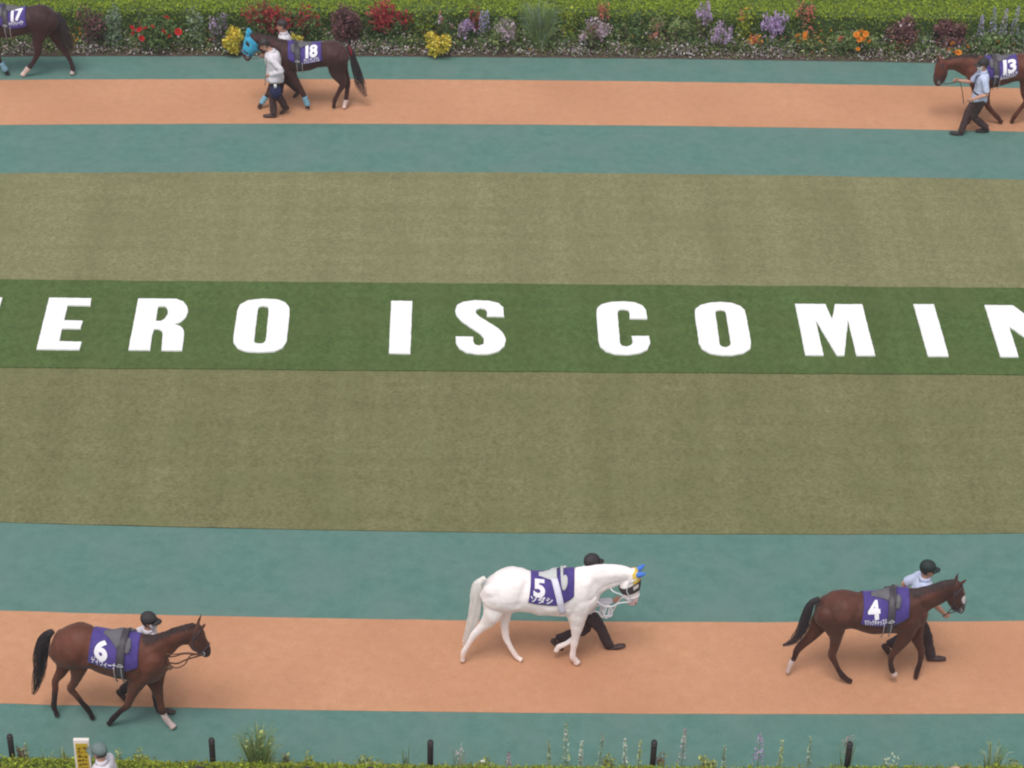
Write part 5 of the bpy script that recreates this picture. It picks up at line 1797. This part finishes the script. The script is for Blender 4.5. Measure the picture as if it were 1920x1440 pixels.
near = [
 ('brown-leaved sprig beside the leftmost black post', 'plant', 34, 1425, 1382, 26, ['pinkbrown', 'tanstem', 'moss'], dict(n=110, ls=.028)),
 ('small white-tipped sprig right of the leftmost black post', 'plant', 42, 1424, 1388, 14, ['mint'], dict(kind='spikes', nb=1, bloom=['mint', 'lightyellow'], bs=.02, n=40)),
 ('low pale tuft between the leftmost post and the placard', 'plant', 80, 1432, 1402, 30, ['moss', 'lightyellow'], dict(kind='grass', n=60, ls=.014)),
 ('yellow-green tuft just left of the yellow placard', 'plant', 112, 1432, 1400, 24, ['lightyellow', 'moss'], dict(kind='grass', n=60, ls=.014)),
 ('pale yellow-green tuft right of the grey-capped spectator', 'plant', 222, 1432, 1396, 30, ['lightyellow', 'moss', 'pale_green'], dict(n=150, ls=.028)),
 ('brighter yellow-green bush, two tufts right of the spectator', 'plant', 262, 1432, 1390, 42, ['lightyellow', 'moss', 'lime'], dict(n=190, ls=.028)),
 ('large feathery green grass right of the second post', 'grass', 482, 1432, 1360, 74, ['green', 'pale_green', 'moss', 'green'], dict(kind='grass', n=240, ls=.014, bloom=['lightyellow', 'green'], nb=60)),
 ('dark green clump right of the feathery grass', 'plant', 532, 1432, 1394, 26, ['dark_green', 'moss', 'tanstem'], dict(n=140, ls=.028)),
 ('yellow-green mound right of the dark clump', 'plant', 577, 1434, 1404, 40, ['lightyellow', 'moss', 'lime'], dict(n=170, ls=.028)),
 ('tiny white flowered sprig between two yellow-green mounds', 'plant', 634, 1434, 1410, 18, ['silver', 'dark_green'], dict(n=50, ls=.022, bloom=['white'], nb=9, bs=.02)),
 ('broad yellow-green mound left of the middle post', 'plant', 698, 1436, 1402, 66, ['lightyellow', 'moss', 'pale_green'], dict(n=260, ls=.03)),
 ('thin green sprig just left of the middle post', 'plant', 762, 1434, 1390, 22, ['green', 'moss'], dict(kind='grass', n=22, ls=.012)),
 ('faint pink haze of grass right of the middle post', 'plant', 862, 1436, 1396, 34, ['moss', 'blush'], dict(kind='grass', n=40, ls=.010, bloom=['blush', 'white'], nb=16, bs=.018)),
 ('green mound with one white speck right of the pink haze', 'plant', 906, 1436, 1404, 48, ['moss', 'pale_green', 'lightyellow'], dict(n=170, ls=.028, bloom=['white'], nb=4)),
 ('small pinkish flower on a thin stem left of the pale spires', 'plant', 954, 1436, 1398, 20, ['moss'], dict(kind='spikes', nb=1, bloom=['blush', 'mauve'], bs=.025, n=50)),
 ('short pale spire left of the tallest spire', 'plant', 1031, 1434, 1376, 18, ['pale_green', 'moss'], dict(kind='spikes', nb=1, bloom=['mint', 'pale_green'], bs=.02, n=70)),
 ('tallest pale green-white flower spire in the near bed', 'plant', 1062, 1434, 1341, 30, ['pale_green', 'lightyellow', 'moss'], dict(kind='spikes', nb=1, bloom=['mint', 'pale_green', 'white'], bs=.034, n=170)),
 ('small tilted pale sprig right of the tallest spire', 'plant', 1091, 1434, 1381, 20, ['moss', 'green'], dict(kind='spikes', nb=1, bloom=['white', 'mint'], bs=.022, n=60)),
 ('pale spire with white tip over a yellow-green mound', 'plant', 1125, 1434, 1364, 24, ['lightyellow', 'moss'], dict(kind='spikes', nb=1, bloom=['mint', 'silver'], bs=.022, n=90)),
 ('yellow-green mound between pale spires', 'plant', 1142, 1436, 1392, 40, ['lightyellow', 'pale_green', 'moss'], dict(n=160, ls=.028)),
 ('left one of two slim spires before the fourth post', 'plant', 1176, 1434, 1371, 16, ['pale_green', 'lightyellow'], dict(kind='spikes', nb=1, bloom=['mint', 'white'], bs=.024, n=80)),
 ('right one of two slim spires before the fourth post', 'plant', 1198, 1434, 1376, 18, ['lightyellow', 'pale_green'], dict(kind='spikes', nb=1, bloom=['mint', 'lightyellow'], bs=.022, n=90)),
 ('small brownish plant touching the fourth post', 'plant', 1242, 1434, 1394, 22, ['tanstem', 'moss', 'pinkbrown'], dict(n=90, ls=.024)),
 ('tall pink-white spire right of the fourth post', 'plant', 1282, 1434, 1361, 20, ['silver', 'moss'], dict(kind='spikes', nb=1, bloom=['blush', 'mint', 'mauve'], bs=.032, n=60)),
 ('green mound between the pink-white spire and the purple lupin', 'plant', 1330, 1436, 1402, 44, ['moss', 'lightyellow'], dict(n=150, ls=.028)),
 ('faint pale sprig left of the purple lupin', 'plant', 1363, 1434, 1388, 14, ['moss'], dict(kind='spikes', nb=1, bloom=['silver', 'mint'], bs=.02, n=40)),
 ('stout purple lupin with white tip', 'plant', 1428, 1434, 1374, 26, ['moss', 'lightyellow'], dict(kind='spikes', nb=1, bloom=['violet', 'lilac', 'lilac'], bs=.060, n=110)),
 ('pale spire right of the purple lupin', 'plant', 1465, 1434, 1377, 18, ['lightyellow', 'blush'], dict(kind='spikes', nb=1, bloom=['mint', 'lightyellow'], bs=.024, n=70)),
 ('faint grey-green spire midway to the fifth post', 'plant', 1522, 1434, 1376, 18, ['moss', 'silver'], dict(kind='spikes', nb=1, bloom=['silver', 'mint'], bs=.020, n=60)),
 ('pink feathery plant leaning over the fifth post', 'plant', 1590, 1432, 1366, 30, ['moss'], dict(kind='grass', n=26, ls=.010, bloom=['mauve', 'blush'], nb=46, bs=.022)),
 ('tiny white flowers left of the fifth post', 'plant', 1570, 1436, 1412, 20, ['dark_green', 'moss'], dict(n=50, ls=.022, bloom=['white'], nb=10, bs=.018)),
 ('rounded light green bush right of the fifth post', 'plant', 1672, 1436, 1396, 54, ['pale_green', 'moss', 'green'], dict(n=330, ls=.03, bloom=['mint'], nb=18)),
 ('low whitish flowers right of the rounded bush', 'plant', 1724, 1438, 1416, 34, ['moss', 'silver'], dict(n=80, ls=.024, bloom=['white', 'mint'], nb=16, bs=.018)),
 ('leafy plant with pale leaf tips near the right edge', 'plant', 1870, 1434, 1386, 44, ['green', 'pale_green', 'mint'], dict(kind='grass', n=60, ls=.022)),
 ('low yellow-green tuft in the bottom right corner', 'plant', 1912, 1438, 1408, 30, ['moss', 'lightyellow'], dict(n=110, ls=.028)),
]
for lb, ct, x, b_, t_, w_, fol, kw in near:
    # these stand behind the hedge: find the ground line of the bed under that picture column
    hx = ground(x, b_ - 8, FH)
    yb = FYB(hx.x) + .17
    bx, by, _ = project((hx.x, yb, .012))
    plant(lb, ct, bx, by, t_, w_, fol, group=NG, **kw)

# ------------------------------------------------------------------ black posts
PLB = ['black post at the far left beside the brown-leaved sprig', 'second black post from the left, left of the feathery grass', 'middle black post, standing alone between yellow-green mounds',
       'fourth black post, between pale spires and the pink-white spire', 'fifth black post with the pink feathery plant over it']
for (px, pt), lb in zip(((18, 1379), (396.5, 1386), (807, 1390), (1227, 1390), (1594, 1393)), PLB):
    hx = ground(px, 1420, FH)
    y = FYB(hx.x) + .10
    bx, by, _ = project((hx.x, y, 0))
    d = ray(px, pt)
    top = CAM + d * ((y - CAM.y) / d.y)
    mb = MB()
    z1 = top.z
    w = .040
    c = Vector((top.x, y, .012))
    mb.rings([(c.x, c.y, .012), (c.x, c.y, z1 - .008), (c.x, c.y, z1)], [(w, 0, 0), (w, 0, 0), (w * .93, 0, 0)], [(0, w, 0), (0, w, 0), (0, w * .93, 0)], 16, .01)
    root = empty('post', c)
    tag(root, lb, 'post', 'black posts along the near flower bed')
    mb.build('shaft', M['black_metal'], root)
    cp = MB()
    cp.rings([(c.x, c.y, z1 - .055), (c.x, c.y, z1 - .035)], [(w + .004, 0, 0)] * 2, [(0, w + .004, 0)] * 2, 14, .02)
    cp.build('collar', M['leather'], root)

# ------------------------------------------------------------------ spectators and the placard
SG = 'spectators at the near hedge'


def stand(px, py, Hh, fwd, label, **kw):
    """someone standing with the crown of the head at this picture point"""
    c = ground(px, py, Hh + kw.pop('crown', .03))
    f = Vector(fwd).normalized()
    l = Vector((-f.y, f.x, 0))
    a = project((c.x + l.x * .09 + f.x * .06, c.y + l.y * .09 + f.y * .06, 0))
    b2 = project((c.x - l.x * .09 + f.x * .06, c.y - l.y * .09 + f.y * .06, 0))
    kw.setdefault('vox', .014)
    kw.setdefault('hands', {'L': ('rel', .25, .02, -.35), 'R': ('rel', .25, .02, -.35)})
    return person(dict(fwd=fwd, group=SG, label=label, H=Hh, lean=2, head_pitch=4, feet={'L': (a[0], a[1], 0, 0), 'R': (b2[0], b2[1], 0, 0)}, **kw))


stand(181, 1391, 1.70, (-.9, .35, 0), 'spectator in grey cap and white shirt beside the yellow placard', shirt='shirt', trousers='trousers', cap='cap_grey', crown=.045)
stand(373, 1436, 1.66, (0, 1, 0), 'black haired spectator, leftmost of the three heads along the bottom edge', shirt='shirt', trousers='trousers')
stand(577, 1437, 1.68, (0, 1, 0), 'black haired spectator, middle of the three heads along the bottom edge', shirt='navy', trousers='trousers')
stand(695, 1437, 1.62, (0, 1, 0), 'black haired spectator under the broad yellow-green mound', shirt='shirt', trousers='trousers')
stand(1794, 1435, 1.60, (0, 1, 0), 'spectator in tan sun hat at the bottom right', shirt='shirt', trousers='trousers', cap='straw', crown=.05)
# placard
c = ground(152, 1386, 1.70)
fx = Vector((1, 0, 0))
fy = Vector((0, 1, 0))
sc_ = (ground(153, 1386, 1.7) - ground(152, 1386, 1.7)).length
Wd, Hd = 29 * sc_, .95
root = empty('placard', (c.x, c.y, 0))
tag(root, 'tall narrow yellow placard with white border at the bottom left', 'sign')
mb = MB()
mb.box((c.x, c.y, 1.70 - Hd / 2), Wd, .05, Hd)
bo = mb.build('board', M['sign_white'], root, False)
mb = MB()
mb.box((c.x, c.y - .027, 1.70 - .05 - (Hd - .09) / 2), Wd * .78, .006, Hd - .09)
mb.build('face', M['sign_yellow'], root, False)
ink = MB()
for cxo in (-.33, .0, .33):
    for r in range(11):
        zz = 1.70 - .13 - r * .07
        for q in range(3):
            ink.box((c.x + cxo * Wd * .62 + random.uniform(-.008, .008), c.y - .0312, zz + random.uniform(-.018, .018)), random.choice((.03, .012, .036)), .002, random.choice((.008, .03, .008)))
ink.build('lettering', M['sign_ink'], root, False)
mb = MB()
mb.box((c.x, c.y + .03, .76 / 2 - .01), .03, .03, .80)
mb.build('pole', M['sign_white'], root, False)
